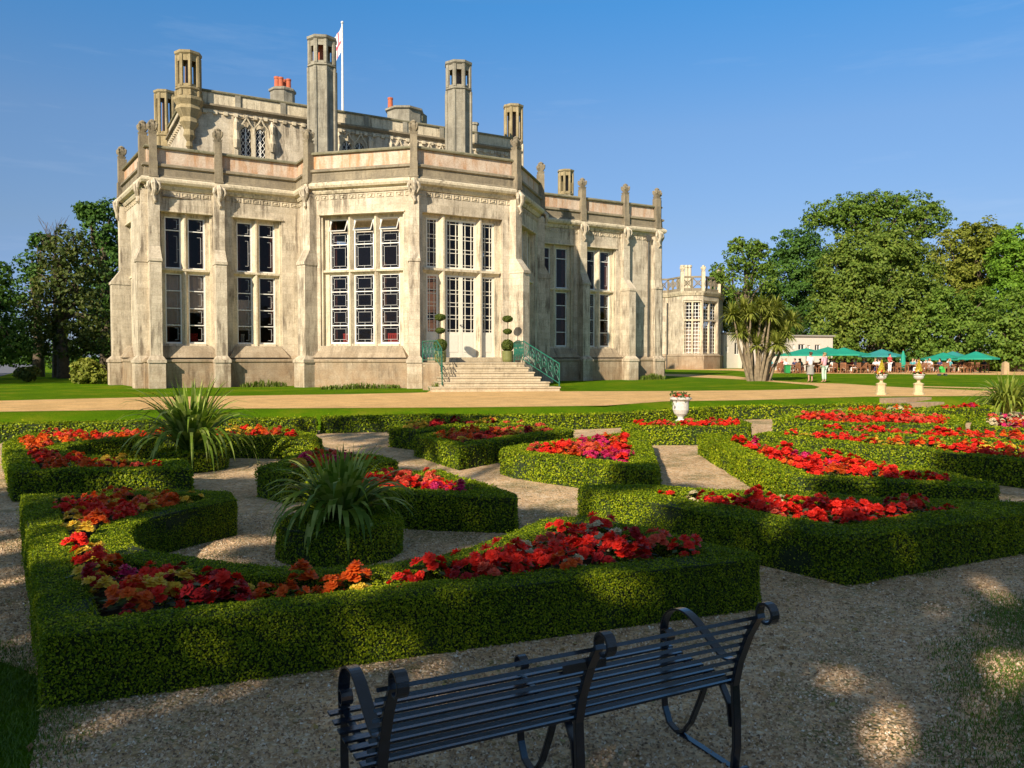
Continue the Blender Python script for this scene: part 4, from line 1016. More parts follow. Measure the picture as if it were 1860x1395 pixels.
for x,lb,cols in ((1601,'stone urn on the left pedestal at the garden steps with pink flowers and golden cone',['coral','yellow','pale cream','coral']),(1669,'stone urn on the right pedestal at the garden steps with yellow and red flowers',['scarlet','yellow','magenta pink','pale cream'])):
    Y=30.6; xx=(x-CXP)/F*Y; e=empty('pedestal_urn',(xx,Y,LZ),0,lb,'urn','flower urns on pedestals by the garden steps')
    m=MB(); m.lathe((xx,Y,LZ),[(.33,0),(.33,.08),(.27,.10),(.25,.5),(.29,.54),(.29,.58),(.10,.64),(.08,.72),(.12,.76)],8,PI/8); m.build('pedestal',M['buff'],e)
    m=MB(); m.lathe((xx,Y,LZ),[(.10,.762),(.24,.84),(.29,.92),(.27,.96),(.33,1.02),(.33,1.06),(.22,1.06)],20); m.build('bowl',M['urn'],e)
    bouquet(e,(xx,Y,LZ+1.08),.30,cols,12,True); e.scale=(.66,.66,.74)
# garden steps down into the parterre
e=empty('garden_steps',(14.2,28.9,0),0,'pale stone garden steps below the two pedestal urns','steps')
l=at(1610,724,.45);r=at(1692,722,.45)
m=MB(); dv=(Vector(r)-Vector(l)); nn=Vector((dv.y,-dv.x)).normalized()
for k,z in enumerate((.46,.31,.16)):
    a=Vector(l)+nn*(.45*k); b_=Vector(r)+nn*(.45*k); c_=Vector(r)-nn*.3; d_=Vector(l)-nn*.3; ext=dv.normalized()*.1*k
    mm=MB(); mm.prism([tuple(a-ext),tuple(b_+ext),tuple(c_),tuple(d_)],-.02 if k==2 else (.312,.162)[k],z); mm.build('step',M['plinth'],e)

# ------------------------------------------------------------------ bench
def bench():
    Lf=Vector((-.475,2.88,0)); Rf=Vector((1.02,3.63,0)); ax=(Rf-Lf).normalized(); fw=Vector((-ax.y,ax.x,0)); LN=(Rf-Lf).length
    root=empty('park_bench',tuple(Lf),0,'dark iron park bench with slatted back, scrolled arms and post tops','bench')
    def P(a,s,z): return Lf+ax*a+fw*(s*1.13 if s>0 else s)+Vector((0,0,z))
    for i,a in enumerate((0,LN/2,LN)):
        m=MB()
        # rear post with scroll
        back_=[P(a,0,0.0),P(a,-.015,.12),P(a,-.012,.25),P(a,0,.40),P(a,-.03,.52),P(a,-.09,.66),P(a,-.15,.76)]
        m.strap(back_,ax,.042,.02)
        sc_=[]
        for t in range(19):
            th=R(200)-t/18*R(400)+R(-20); sc_.append(P(a,-.195+.042*math.cos(PI-th) ,.795+.042*math.sin(PI-th)))
        c=P(a,-.20,.785); pts=[P(a,-.15,.76)]
        for t in range(17):
            th=R(-35)+t/16*R(330); rr=.050-.012*t/16; pts.append(c+fw*(rr*math.cos(th))+Vector((0,0,rr*math.sin(th))))
        m.strap(pts,ax,.046,.012)
        # looped legs: rear arch, diagonal, U at the ground, front leg
        lp=[P(a,0.015,.20),P(a,.03,.30),P(a,.08,.375),P(a,.13,.385),P(a,.17,.35),P(a,.21,.24),P(a,.27,.10),P(a,.32,.03),P(a,.37,.012),P(a,.42,.03),P(a,.455,.10),P(a,.465,.22),P(a,.46,.36),P(a,.46,.42)]
        m.strap(lp,ax,.034,.014)
        m.strap([P(a,.36,.008),P(a,.18,.008),P(a,0,.008),P(a,-.05,.008)],ax,.036,.014)
        m.tube([P(a-.03,-.055,.02),P(a+.03,-.055,.02)],.022,10)
        m.strap([P(a,.0,.40),P(a,.23,.385),P(a,.46,.41)],ax,.03,.014)
        m.build('end_frame' if i!=1 else 'centre_frame',M['iron'],root,bev=.002)
        if i!=1:
            arm=MB(); pts=[P(a,-.045,.54),P(a,.02,.51),P(a,.08,.515),P(a,.17,.57),P(a,.25,.62),P(a,.32,.64),P(a,.39,.625),P(a,.44,.58),P(a,.465,.51),P(a,.46,.42)]
            # smooth
            sm=[]
            for k in range(len(pts)-1):
                p0=pts[max(k-1,0)];p1=pts[k];p2=pts[k+1];p3=pts[min(k+2,len(pts)-1)]
                for t in range(4):
                    u=t/4; sm.append(.5*((2*p1)+(-p0+p2)*u+(2*p0-5*p1+4*p2-p3)*u*u+(-p0+3*p1-3*p2+p3)*u**3))
            sm.append(pts[-1]); arm.strap(sm,ax,.05,.010)
            cc=P(a,.44,.475); pp=[cc+fw*(.03*math.cos(t/12*5.6+.4))+Vector((0,0,.03*math.sin(t/12*5.6+.4))) for t in range(13)]; arm.strap(pp,ax,.05,.008)
            arm.build('armrest',M['iron'],root,bev=.0015)
        else:
            arm=MB(); cc=P(a,.45,.47); pp=[cc+fw*(.035*math.cos(t/12*5.6-.9))+Vector((0,0,.035*math.sin(t/12*5.6-.9))) for t in range(13)]; arm.strap(pp,ax,.04,.008); arm.build('scroll',M['iron'],root)
    ba=[(-.135,.745),(-.113,.70),(-.093,.655),(-.072,.61),(-.052,.565),(-.033,.52),(-.015,.475),(-.002,.435)]
    for s,z in ba:
        m=MB(); m.strap([P(-.055,s+.014,z),P(LN/2,s+.014,z-.003),P(LN+.02,s+.014,z)],(fw*.35+Vector((0,0,1))).normalized(),.0155,.010); m.build('back_slat',M['iron'],root,bev=.002)
    for k in range(7):
        s=.03+k*.07; z=.412-.012*math.sin(k/6*PI); m=MB(); m.strap([P(-.07,s,z),P(LN/2,s,z-.003),P(LN+.03,s,z)],fw,.045,.010); m.build('seat_slat',M['iron'],root,bev=.002)
    m=MB(); m.M=Matrix(((ax.x,fw.x,0,P(LN/2,0,0).x),(ax.y,fw.y,0,P(LN/2,0,0).y),(0,0,1,0),(0,0,0,1))); m.box(-.13,.07,-.10,-.092,.655,.70); m.build('plaque',M['iron'],root)
bench()

# ------------------------------------------------------------------ people
def skin_mesh(name,verts,edges,sub=2,root=0):
    me=bpy.data.meshes.new(name); me.from_pydata([v[0] for v in verts],edges,[]); o=bpy.data.objects.new(name,me); col.objects.link(o)
    o.modifiers.new('s','SKIN')
    if not me.skin_vertices: 
        bm=bmesh.new(); bm.from_mesh(me); bm.verts.layers.skin.verify(); bm.to_mesh(me); bm.free()
    for i,v in enumerate(verts):
        r=v[1]; sv=me.skin_vertices[0].data[i]; sv.radius=(r,r) if not isinstance(r,tuple) else r; sv.use_root=(i==root)
    ss=o.modifiers.new('u','SUBSURF'); ss.levels=sub; ss.render_levels=sub
    dg=bpy.context.evaluated_depsgraph_get(); dg.update(); m2=bpy.data.meshes.new_from_object(o.evaluated_get(dg)); bpy.data.objects.remove(o)
    m2.polygons.foreach_set('use_smooth',[True]*len(m2.polygons)); return m2
def body_parts(pose,seed=0):
    S=pose!='stand'; V=[];E=[]
    def v(p,r,par=None):
        V.append((p,r)); 
        if par is not None: E.append((par,len(V)-1))
        return len(V)-1
    dz=-.44 if S else 0
    lean=.06 if S else 0
    pel=v((0,0,.93+dz),.125); wst=v((0,lean*.3,1.08+dz),.11,pel); ch=v((0,lean,1.28+dz),.13,wst); nb=v((0,lean,1.41+dz),.065,ch); nk=v((0,lean+.01,1.48+dz),.05,nb)
    hd=v((0,lean+.02,1.56+dz),.078,nk); ht=v((0,lean+.015,1.64+dz),.07,hd); nose=v((0,lean+.115,1.575+dz),.016,hd)
    arms=[];legs=[]
    for s in (-1,1):
        sh=v((s*.17,lean-.01,1.375+dz),.055,nb)
        if pose=='stand': el=v((s*.23,-.02 if s<0 else .06,1.10),.042,sh); wr=v((s*.19,.16,1.02 if s<0 else 1.15),.03,el); pd=Vector((-s*.2,.9,.1)).normalized()
        else: el=v((s*.24,.08,1.12+dz),.042,sh); wr=v((s*.15,.32,1.12+dz),.03,el); pd=Vector((-s*.2,.95,-.05)).normalized()
        wp=Vector(V[wr][0]); pm=v(tuple(wp+pd*.07),.034,wr)
        sd_=Vector((s*1.0,.15,0)); 
        for k in range(4):
            b0=v(tuple(wp+pd*(.115)+sd_*(k-1.5)*.019),.010,pm); b1=v(tuple(wp+pd*(.15+.008*(k in(1,2)))+sd_*(k-1.5)*.021+Vector((0,0,-.012))),.009,b0); v(tuple(wp+pd*(.17+.01*(k in(1,2)))+sd_*(k-1.5)*.021+Vector((0,0,-.035))),.008,b1)
        t0=v(tuple(wp+pd*.06-sd_*.045),.011,pm); v(tuple(wp+pd*.10-sd_*.055+Vector((0,0,-.01))),.009,t0)
        arms.append((sh,el,wr))
        hp=v((s*.09,0,.88+dz),.085,pel)
        if S: kn=v((s*.11,.42,.90+dz),.06,hp); an=v((s*.11,.40 ,.08),.038,kn); to=v((s*.12,.54,.03),.03,an)
        else: kn=v((s*.095,.01,.48),.056,hp); an=v((s*.10,-.02,.08),.038,kn); to=v((s*.11,.12,.03),.03,an)
        legs.append((hp,kn,an,to))
    body=skin_mesh('body_'+pose,V,E,1)
    P=lambda i:V[i][0]
    # top: torso and upper arms
    tv=[(P(pel),.145),(P(wst),.135),(P(ch),.155),((0,lean,1.40+dz),.085)]; te=[(0,1),(1,2),(2,3)]
    for sh,el,wr in arms:
        a=len(tv); q=Vector(P(sh)).lerp(Vector(P(el)),.75); tv+=[(P(sh),.072),(tuple(q),.06)]; te+=[(3,a),(a,a+1)]
    top=skin_mesh('top_'+pose,tv,te,1)
    def legwear(frac,r1,r2):
        lv=[((0,0,.95+dz),.14)]; le=[]
        for hp,kn,an,to in legs:
            a=len(lv); q=Vector(P(kn)).lerp(Vector(P(an)),frac); lv+=[(P(hp),.105),(P(kn),r1),(tuple(q),r2)]; le+=[(0,a),(a,a+1),(a+1,a+2)]
        return skin_mesh('legwear_'+pose,lv,le,1)
    trousers=legwear(.85,.075,.058); shorts=legwear(.15,.085,.085)
    hair=skin_mesh('hair_'+pose,[((0,lean-.02,1.62+dz),.085),((0,lean-.05,1.54+dz),.075),((0,lean-.035,1.665+dz),.06)],[(0,1),(0,2)],1)
    return dict(body=body,top=top,trousers=trousers,shorts=shorts,hair=hair)
BP={p:body_parts(p) for p in('stand','sit')}
skm=simple('skin',(.55,.30,.21),.6,var=.05,bmp=0)
CL={k:simple(k+' cloth',c,.8,var=.08,bmp=0) for k,c in dict(white=(.78,.78,.78),red=(.6,.03,.04),pink=(.75,.35,.42),navy=(.03,.04,.12),grey=(.3,.28,.25),cream=(.7,.62,.48),black=(.02,.02,.025),teal=(.1,.35,.38),lilac=(.5,.4,.65),sage=(.5,.62,.5)).items()}
HR={k:simple(k+' hair',c,.7,var=.2,bmp=0) for k,c in dict(brown=(.12,.06,.03),grey=(.45,.43,.4),blond=(.45,.3,.14),dark=(.03,.02,.015)).items()}
def person(loc,rz,pose,top,legs,hair,label,shorts=False,group=None,skirt=False,s=1):
    e=empty('person',loc,rz,label,'person',group); e.scale=(s,s,s)
    def ad(nm,me,mat):
        m2=me.copy(); m2.materials.clear(); m2.materials.append(mat); o=bpy.data.objects.new(nm,m2); col.objects.link(o); o.parent=e
    ad('body',BP[pose]['body'],skm); ad('top',BP[pose]['top'],CL[top]); ad('shorts' if shorts else 'trousers',BP[pose]['shorts' if shorts else 'trousers'],CL[legs]); ad('hair',BP[pose]['hair'],HR[hair])
    if skirt:
        m=MB(); m.lathe((0,0,0),[(.145,.98),(.18,.88),(.20,.62),(.22,.45)],16,cap=False); o=m.build('skirt',CL[legs],None); o.parent=e
    return e
p=g3(1472,46,LZ); person(p,R(10),'stand','white','grey','brown','person from behind in white top and grey knee-length skirt beside the lawn',True,'couple walking by the far lawn',True,1.0)
p=g3(1497,45.5,LZ); person(p,R(30),'stand','pink','sage','blond','person in pink top and pale green trousers beside the one in the grey skirt',False,'couple walking by the far lawn',False,.98)

# ------------------------------------------------------------------ café terrace
M['wood']=simple('oiled teak',(.30,.13,.06),.6,var=.25,scale=6)
M['parasol']=simple('green parasol cloth',(.01,.30,.20),.7,var=.1,bmp=0); M['parasol2']=simple('blue-green parasol cloth',(.03,.27,.26),.7,var=.1,bmp=0)
def cchair():
    e=empty('cafe_chair',(0,0,0)); m=MB(); m.box(-.25,.25,-.22,.25,.42,.46); m.build('seat',M['wood'],e)
    m=MB(); m.box(-.25,-.20,-.26,-.22,0,.92); m.box(.20,.25,-.26,-.22,0,.92); m.box(-.20,.20,-.255,-.225,.84,.92); m.box(-.20,.20,-.255,-.225,.50,.56)
    for k in range(5): m.box(-.17+k*.08,-.13+k*.08,-.25,-.23,.56,.84)
    m.build('backrest',M['wood'],e)
    for x in(-.225,.225):
        m=MB(); m.box(x-.025,x+.025,.19,.24,0,.66); m.build('leg',M['wood'],e); m=MB(); m.box(x-.03,x+.03,-.22,.27,.66,.69); m.build('armrest',M['wood'],e)
    return e
def ctable():
    e=empty('cafe_table',(0,0,0)); m=MB(); m.lathe((0,0,.70),[(.55,0),(.56,.02),(.55,.04)],16); m.build('tabletop',M['wood'],e)
    for a in range(4):
        m=MB(); t=a*PI/2+PI/4; m.tube([(math.cos(t)*.38,math.sin(t)*.38,.0),(math.cos(t)*.3,math.sin(t)*.3,.70)],.03,6); m.build('leg',M['wood'],e)
    return e
def copytree(o,parent=None):
    c=o.copy(); col.objects.link(c)
    if parent: c.parent=parent
    for ch in o.children: copytree(ch,c)
    return c
ch0=cchair(); tb0=ctable(); used={'c':False,'t':False}
parasols=[(1464,73,632,'open',132,'leftmost open green parasol before the white café building',M['parasol']),(1503,75,630,'open',118,'open green parasol second from left',M['parasol']),(1532,72,631,'open',110,'open green parasol overlapping the second one on its right',M['parasol']),
 (1601,74,634,'open',96,'blue-green open parasol left of the closed one',M['parasol2']),(1640,72,637,'shut',60,'closed green parasol standing like a tall cone',M['parasol']),(1713,76,640,'open',95,'open green parasol at right behind the lawn, left of the blue-green one',M['parasol']),
 (1730,79,638,'open',90,'blue-green open parasol overlapping its left neighbour on the right side',M['parasol2']),(1772,72,638,'open',90,'rightmost open green parasol',M['parasol'])]
for x,Y,yt,st,wd,lb,mt in parasols:
    p=g3(x,Y,LZ); top=CAMZ+(HOR-yt)*Y/F+.0; e=empty('parasol',p,0,lb,'parasol','green café parasols'); m=MB(); m.tube([p,(p[0],p[1],top+.1)],.03,8); m.build('pole',M['wood'],e)
    m=MB(); m.lathe((p[0],p[1],LZ),[(.28,0),(.28,.06),(.08,.08)],16); m.build('base',M['dark'],e)
    r=wd*.42*Y/F/1.0
    m=MB()
    if st=='open':
        n=8; zt=top; tp=(p[0],p[1],zt)
        for k in range(n):
            a=2*PI*k/n+.2; b=2*PI*(k+1)/n+.2; A=(p[0]+r*math.cos(a),p[1]+r*math.sin(a),zt-.62); B=(p[0]+r*math.cos(b),p[1]+r*math.sin(b),zt-.62)
            Am=tuple((tp[i]*.5+A[i]*.5)-(.0 if i<2 else .05) for i in range(3)); Bm=tuple((tp[i]*.5+B[i]*.5)-(.0 if i<2 else .05) for i in range(3))
            m.add([tp,Am,Bm],[(0,1,2)]); m.add([Am,A,B,Bm],[(0,1,2,3)]); m.add([A,B,(B[0],B[1],B[2]-.12),(A[0],A[1],A[2]-.12)],[(0,1,2,3)])
    else: m.lathe((p[0],p[1],0),[(.04,top),(.16,top-.4),(.24,top-1.2),(.17,top-1.7),(.05,top-1.75)],10)
    m.build('canopy',mt,e)
SHORTN=['leftmost parasol','second parasol','third parasol','blue-green parasol','closed parasol','right green parasol','right blue parasol','rightmost parasol']
def nearest(x):
    q=min(range(8),key=lambda i:abs(parasols[i][0]-x)); return SHORTN[q]
rg=random.Random(21)
tops=['white','white','white','cream','red','pink','navy','white','black','teal']
gi=0
for ti,(x,Y) in enumerate([(1408,76),(1436,71),(1462,73),(1484,76),(1503,72.5),(1522,76),(1541,71.5),(1560,75),(1582,72),(1606,74.5),(1630,77),(1652,72),(1676,75),(1697,72.5),(1718,76),(1737,73),(1756,76),(1776,72.3)]):
    c=g3(x,Y,LZ+.01)
    tb=tb0 if not used['t'] else copytree(tb0); used['t']=True; tb.location=c
    tag(tb,'round teak café table %s, near the %s'%(['in the front row','in the back row'][Y>73.6],nearest(x)),'table','café tables'); 
    nch=4 if ti<17 else 3
    for k in range(nch):
        a=k*PI/2+rg.uniform(-.3,.3)+.5; q=(c[0]+.85*math.cos(a),c[1]+.85*math.sin(a),c[2])
        cc=ch0 if not used['c'] else copytree(ch0); used['c']=True; cc.location=q; cc.rotation_euler=(0,0,a+PI/2)
        tag(cc,'teak slatted café chair near the %s'%nearest(x),'chair','teak café chairs near the %s'%nearest(x))
        if rg.random()<(.72 if ti<16 else .3):
            t=rg.choice(tops); l=rg.choice(['navy','grey','cream','white','black']); h=rg.choice(list(HR))
            lb='seated person, %s top, %s trousers, by the %s'%(t,l,nearest(x))
            person((q[0]-.05*math.cos(a),q[1]-.05*math.sin(a),q[2]),a+PI/2,'sit',t,l,h,lb,False,lb+' group')
p=g3(1616,70.5,LZ); person(p,R(200),'stand','red','white','dark','standing person in red top and white trousers behind the left pedestal urn')
p=g3(1597,73,LZ); person(p,R(160),'stand','white','navy','grey','standing person in white top among the café tables')
# green litter bin, toy cart, post
p=g3(1430,70.5,LZ); e=empty('litter_bin',p,0,'green wheeled litter bin at the left end of the café','bin'); m=MB(); m.frust((p[0]-.3,p[0]+.3,p[1]-.35,p[1]+.35),LZ+.06,(p[0]-.37,p[0]+.37,p[1]-.42,p[1]+.42),LZ+1.0); m.build('bin_body',simple('green bin plastic',(.02,.28,.08),.5),e)
m=MB(); m.frust((p[0]-.4,p[0]+.4,p[1]-.45,p[1]+.45),LZ+1.002,(p[0]-.3,p[0]+.3,p[1]-.3,p[1]+.4),LZ+1.12); m.build('lid',simple('dark green lid',(.015,.16,.05),.5),e); e.scale=(.62,.62,.66)
for sx_ in(-1,1): m=MB(); m.tube([(p[0]+sx_*.3,p[1]+.35,LZ+.1),(p[0]+sx_*.36,p[1]+.35,LZ+.1)],.1,12); m.build('wheel',M['lead_pipe'],e)
Y=61; p=g3(1712,Y,LZ); e=empty('pushchair',p,0,'bright green pushchair standing on the far lawn','pushchair'); grn=simple('lime green cloth',(.05,.42,.06),.6); e.scale=(.62,.62,.68); 
m=MB(); m.M=Matrix.Translation(Vector(p)); m.frust((-.2,.25,-.2,.2),.35,(-.35,.2,-.22,.22),.8); m.tube([(.2,-.2,.8),(.45,-.2,1.0)],.02,6); m.tube([(.2,.2,.8),(.45,.2,1.0)],.02,6); m.tube([(.45,-.2,1.0),(.45,.2,1.0)],.02,6); m.build('seat_shell',grn,e)
m=MB(); m.M=Matrix.Translation(Vector(p)); m.lathe((-.15,0,.78),[(.3,0),(.27,.15),(.15,.27),(.02,.3)],10); m.build('hood',grn,e)
for dx,dy in((-.4,-.22),(-.4,.22),(.35,-.22),(.35,.22)):
    m=MB(); m.M=Matrix.Translation(Vector(p)); m.tube([(dx,dy-.02,.13),(dx,dy+.02,.13)],.13,12); m.tube([(dx,dy,.13),(dx*.3,dy,.4)],.018,5); m.build('wheel',M['lead_pipe'],e)
p=g3(1826,66,LZ); m=MB(); m.frust((p[0]-.22,p[0]+.22,p[1]-.22,p[1]+.22),LZ-.02,(p[0]-.2,p[0]+.2,p[1]-.2,p[1]+.2),LZ+.95); m.frust((p[0]-.2,p[0]+.2,p[1]-.2,p[1]+.2),LZ+.95,(p[0]-.03,p[0]+.03,p[1]-.03,p[1]+.03),LZ+1.08); tag(m.build('bollard',simple('pale timber',(.45,.32,.18),.8),None,bev=.02,loc=p),'square pale timber post at the right end of the café','bollard')

# ------------------------------------------------------------------ far pavilion and white café building
def pavilion():
    Y0=95; e=empty('pavilion',g3(1255,Y0,LZ),0,'distant stone pavilion with polygonal bay, tall windows and pierced parapet','building')
    g=lambda x,Y: g3(x,Y,0)[:2]
    ln=[g(1150,97.5),g(1212,97.5),g(1238,94.5),g(1276,94.2),g(1304.5,97.0),g(1312,104),g(1310,112)]
    zt=CAMZ+(HOR-530)*95/F; ztp=CAMZ+(HOR-503)*95/F
    sg=[Seg(a,b) for a,b in zip(ln,ln[1:])]
    m=MB(); H={2:[(.12,sg[2].len-.12,2.3,8.5)],3:[(.12,sg[3].len-.25,2.3,8.5)]}
    for i,s in enumerate(sg): wall(s,LZ-.1,zt,H.get(i,[]),m)
    m.build('wall',M['stone'],e)
    m=MB(); m.sweep(ln,[(-.1,LZ-.1),(.2,LZ-.1),(.2,1.9),(.25,1.95),(.25,2.05),(.0,2.25),(-.1,2.25)]); m.build('plinth',M['plinth'],e)
    m=MB(); m.sweep(ln,[(-.3,zt-.5),(.1,zt-.5),(.25,zt-.2),(.3,zt),(-.3,zt)]); m.build('cornice',M['trim'],e)
    m=MB(); m.sweep(ln,[(-.2,zt+.002),(.05,zt+.002),(.05,zt+.35),(-.2,zt+.35)]); m.sweep(ln,[(-.2,ztp-.2),(.07,ztp-.2),(.07,ztp),(-.2,ztp)])
    for s in sg:
        m.M=s.M(); n=max(1,int(s.len/.9))
        for k in range(n):
            a=k*s.len/n;b=(k+1)*s.len/n; m.box(a-.05,a+.05,-.04,.15,zt+.35,ztp-.2)
            for p_,q_ in (((a,zt+.35),(b,ztp-.2)),((a,ztp-.2),(b,zt+.35))): m.tube([(p_[0],.05,p_[1]),(q_[0],.05,q_[1])],.06,4)
            m.tube([((a+b)/2+.25*math.cos(t),.04,(zt+ztp)/2+.07+.25*math.sin(t)) for t in [2*PI*j/8 for j in range(9)]],.045,4)
        m.M=None
    m.build('pierced_parapet',M['dark'],e)
    for i in (2,3):
        s=sg[i]; w0=MB(); w0.M=s.M(); a,b=H[i][0][:2]; mid=(a+b)/2
        for u in (a+.08,mid,b-.08): w0.box(u-.1,u+.1,.15,.35,2.3,8.5)
        w0.box(a,b,.12,.33,6.1,6.3); w0.box(a,b,.12,.33,8.3,8.5); wo=w0.build('window',M['trim'],e)
        gl=MB(); gl.M=s.M(); gl.quad((a,.4,2.3),(b,.4,2.3),(b,.4,8.5),(a,.4,8.5)); gl.build('pane',M['glass'],wo)
        fb=MB(); fb.M=s.M()
        for k in range(15): fb.box(a,b,.36,.38,2.4+k*.42,2.46+k*.42)
        for k in range(7): u=a+(b-a)*k/6; fb.box(u-.03,u+.03,.355,.378,2.3,8.5)
        fb.build('glazing_bars',M['white'],wo)
        bl=MB(); bl.M=s.M(); bl.quad((a,.6,2.3),(b,.6,2.3),(b,.6,5.3),(a,.6,5.3)); bl.build('blind',M['blind'],wo)
        bk=MB(); bk.M=s.M(); bk.quad((a-.3,3,2),(b+.3,3,2),(b+.3,3,9),(a-.3,3,9)); bk.build('room',M['inside'],wo)
    for x,Y in ((1238,94.5),(1276,94.2),(1304,97),(1311,100)):
        f=MB(); q=g3(x,Y,0); f.box(q[0]-.2,q[0]+.2,q[1]-.2,q[1]+.2,zt,ztp+.45); finial(f,q[0],q[1],ztp+.45,1.3); f.build('finial',M['trim'],e)
    for dx in (-.4,.1,.5):
        q=g3(1244,100,0); m=MB(); m.lathe((q[0]+dx,q[1],0),[(.22,zt),(.22,ztp+1.6),(.3,ztp+1.65),(.28,ztp+1.9)],8); m.build('chimney_pot',M['trim'],e)
    m=MB(); q=g3(1243,100.5,0); m.box(q[0]-.9,q[0]+.9,q[1]-.5,q[1]+.5,zt,ztp+.5); m.build('chimney_stack',M['coping'],e)
    m=MB(); m.prism([ln[0],ln[1],ln[2],ln[3],ln[4],ln[5],ln[6],g(1150,112)],zt-.3,zt-.1); m.build('roof',M['roof'],e)
    q=g3(1211,97.3,0); m=MB(); m.tube([(q[0],q[1]-.12,LZ),(q[0],q[1]-.12,zt-1.2)],.09,6); m.build('drainpipe',M['lead_pipe'],e)
pavilion()
def whitehouse(x0,x1,Y,yt,yb,label,wins,dep=8):
    a=g3(x0,Y,0);b=g3(x1,Y+1.5,0); zt=CAMZ+(HOR-yt)*Y/F; e=empty('white_building',(a[0],a[1],LZ),0,label,'building'); s=Seg(a[:2],b[:2])
    wp=simple('white painted wall',(.60,.55,.47),.8,var=.06); H=[]
    for xw0,xw1,y0,y1 in wins:
        u0,za=s.px(xw0,y1);u1,zb=s.px(xw1,y0); H.append((u0,u1,za,zb))
    m=MB(); wall(s,LZ-.1,zt,H,m,.3); m.M=s.M(); m.quad((0,0,LZ),(0,dep,LZ),(0,dep,zt),(0,0,zt)); m.quad((s.len,0,LZ),(s.len,dep,LZ),(s.len,dep,zt),(s.len,0,zt)); m.M=None; m.build('wall',wp,e)
    m=MB(); m.M=s.M(); m.box(-.15,s.len+.15,-.2,dep,zt,zt+.15); m.build('roof',simple('grey felt',(.3,.28,.25),.8),e)
    for h in H:
        m=MB(); m.M=s.M(); f=.07; m.box(h[0],h[0]+f,.1,.2,h[2],h[3]);m.box(h[1]-f,h[1],.1,.2,h[2],h[3]);m.box(h[0]+f,h[1]-f,.1,.2,h[2],h[2]+f);m.box(h[0]+f,h[1]-f,.1,.2,h[3]-f,h[3]); mm=(h[0]+h[1])/2; m.box(mm-.03,mm+.03,.11,.19,h[2]+f,h[3]-f)
        w0=m.build('window',M['white'],e); m=MB(); m.M=s.M(); m.quad((h[0]+f,.16,h[2]+f),(h[1]-f,.16,h[2]+f),(h[1]-f,.16,h[3]-f),(h[0]+f,.16,h[3]-f)); m.build('pane',simple('dark window glass',(.03,.03,.03),.1,bmp=0),w0)
whitehouse(1436,1512,84,611,665,'white single-storey café building behind the leftmost parasols',[(1450,1462,625,636),(1480,1490,626,637),(1466,1472,627,648),(1440,1444,625,633)])
whitehouse(1314,1352,101,606,665,'white outbuilding between the pavilion and the palm-like tree',[(1318,1323,628,640),(1334,1345,622,644)])
whitehouse(1352,1400,101,610,662,'low white range seen through the stems of the palm-like tree',[(1362,1370,626,644)])

# ------------------------------------------------------------------ trees
def crown_pts(lobes,dn,size,seed,shell=.32):
    """lobes: (x,y,z,rx,ry,rz). clumpy leaf positions with outward normals"""
    r=np.random.default_rng(seed); CC=[];NN=[]
    for (x,y,z,rx,ry,rz) in lobes:
        rad=np.array([rx,ry,rz]); area=4*PI*((rx*ry+rx*rz+ry*rz)/3); ns=max(8,int(area/( (.34*min(rx,rz))**2*3.14)*2.1)); ns=min(ns,150)
        d=unit(r.normal(0,1,(ns,3))); sub=np.array([x,y,z])+d*rad*(r.uniform(.55,1.0,(ns,1))+.16*r.random((ns,1))**4*2); sr=min(rx,rz)*r.uniform(.13,.42,ns)
        per=max(6,int(dn*area/ns))
        for k in range(ns):
            v=unit(r.normal(0,1,(per,3))+d[k]*.7+np.array([0,0,.3])); rr=sr[k]*r.uniform(.55,1.1,(per,1))
            CC.append(sub[k]+v*rr*np.array([1.15,1.15,.75])); NN.append(v*.8+d[k]*.5+np.array([0,0,.3]))
    return np.concatenate(CC),np.concatenate(NN)
def tree(name,label,lobes,mat,size,dn,trunk,seed,group=None,cat='tree',branches=True,twist=.6,core=True,gaps=None):
    """trunk=(x,y,r,ztop)"""
    x,y,r0,zt=trunk; e=empty(name,(x,y,LZ if y>20 else 0),0,label,cat,group); zb=(LZ if y>20 else 0)-.1
    m=MB(); rg=random.Random(seed)
    m.tube([(x,y,zb),(x+.1*r0,y,zb+(zt-zb)*.3),(x-.3*r0,y+.1,zb+(zt-zb)*.65),(x,y,zt)],[r0*1.25,r0,r0*.8,r0*.5],8)
    if branches:
        for lb in lobes:
            q=Vector(lb[:3]); s=Vector((x,y,zb+(zt-zb)*rg.uniform(.45,.95))); mid=s.lerp(q,.5)+Vector((rg.uniform(-.5,.5),rg.uniform(-.5,.5),rg.uniform(-.2,.8))); m.tube([s,mid,q],[r0*.42,r0*.25,r0*.08],6)
            for k in range(3):
                t=q+Vector((rg.uniform(-1,1)*lb[3],rg.uniform(-1,1)*lb[4],rg.uniform(-.3,1)*lb[5]))*.8; m.tube([mid,mid.lerp(t,.6)+Vector((0,0,.3)),t],[r0*.2,r0*.1,r0*.03],5)
    m.build('trunk',M['bark'],e,smooth=True)
    C,Nn=crown_pts(lobes,dn,size,seed)
    if gaps:
        k=C[:,2]/math.tan(SUN_EL); q=math.hypot(SX,SY); gx,gy=C[:,0]-SX*k/q,C[:,1]-SY*k/q; ok=np.ones(len(C),bool)
        for a,b,rx_ in gaps: ok&=((gx-a)**2+(gy-b)**2>rx_*rx_)
        C,Nn=C[ok],Nn[ok]
    P=cards(C,Nn,size,twist,1.5,.3)
    quads_mesh('crown',P,[mat],e); return e
M['t_dark']=leafmat('dark green tree leaves',[(0.029,0.075,0.013),(0.058,0.130,0.019),(0.104,0.195,0.029)],.6,.22,.25,.2)
M['t_mid']=leafmat('mid green tree leaves',[(0.058,0.117,0.013),(0.117,0.195,0.023),(0.195,0.273,0.039)],.6,.22,.25,.2)
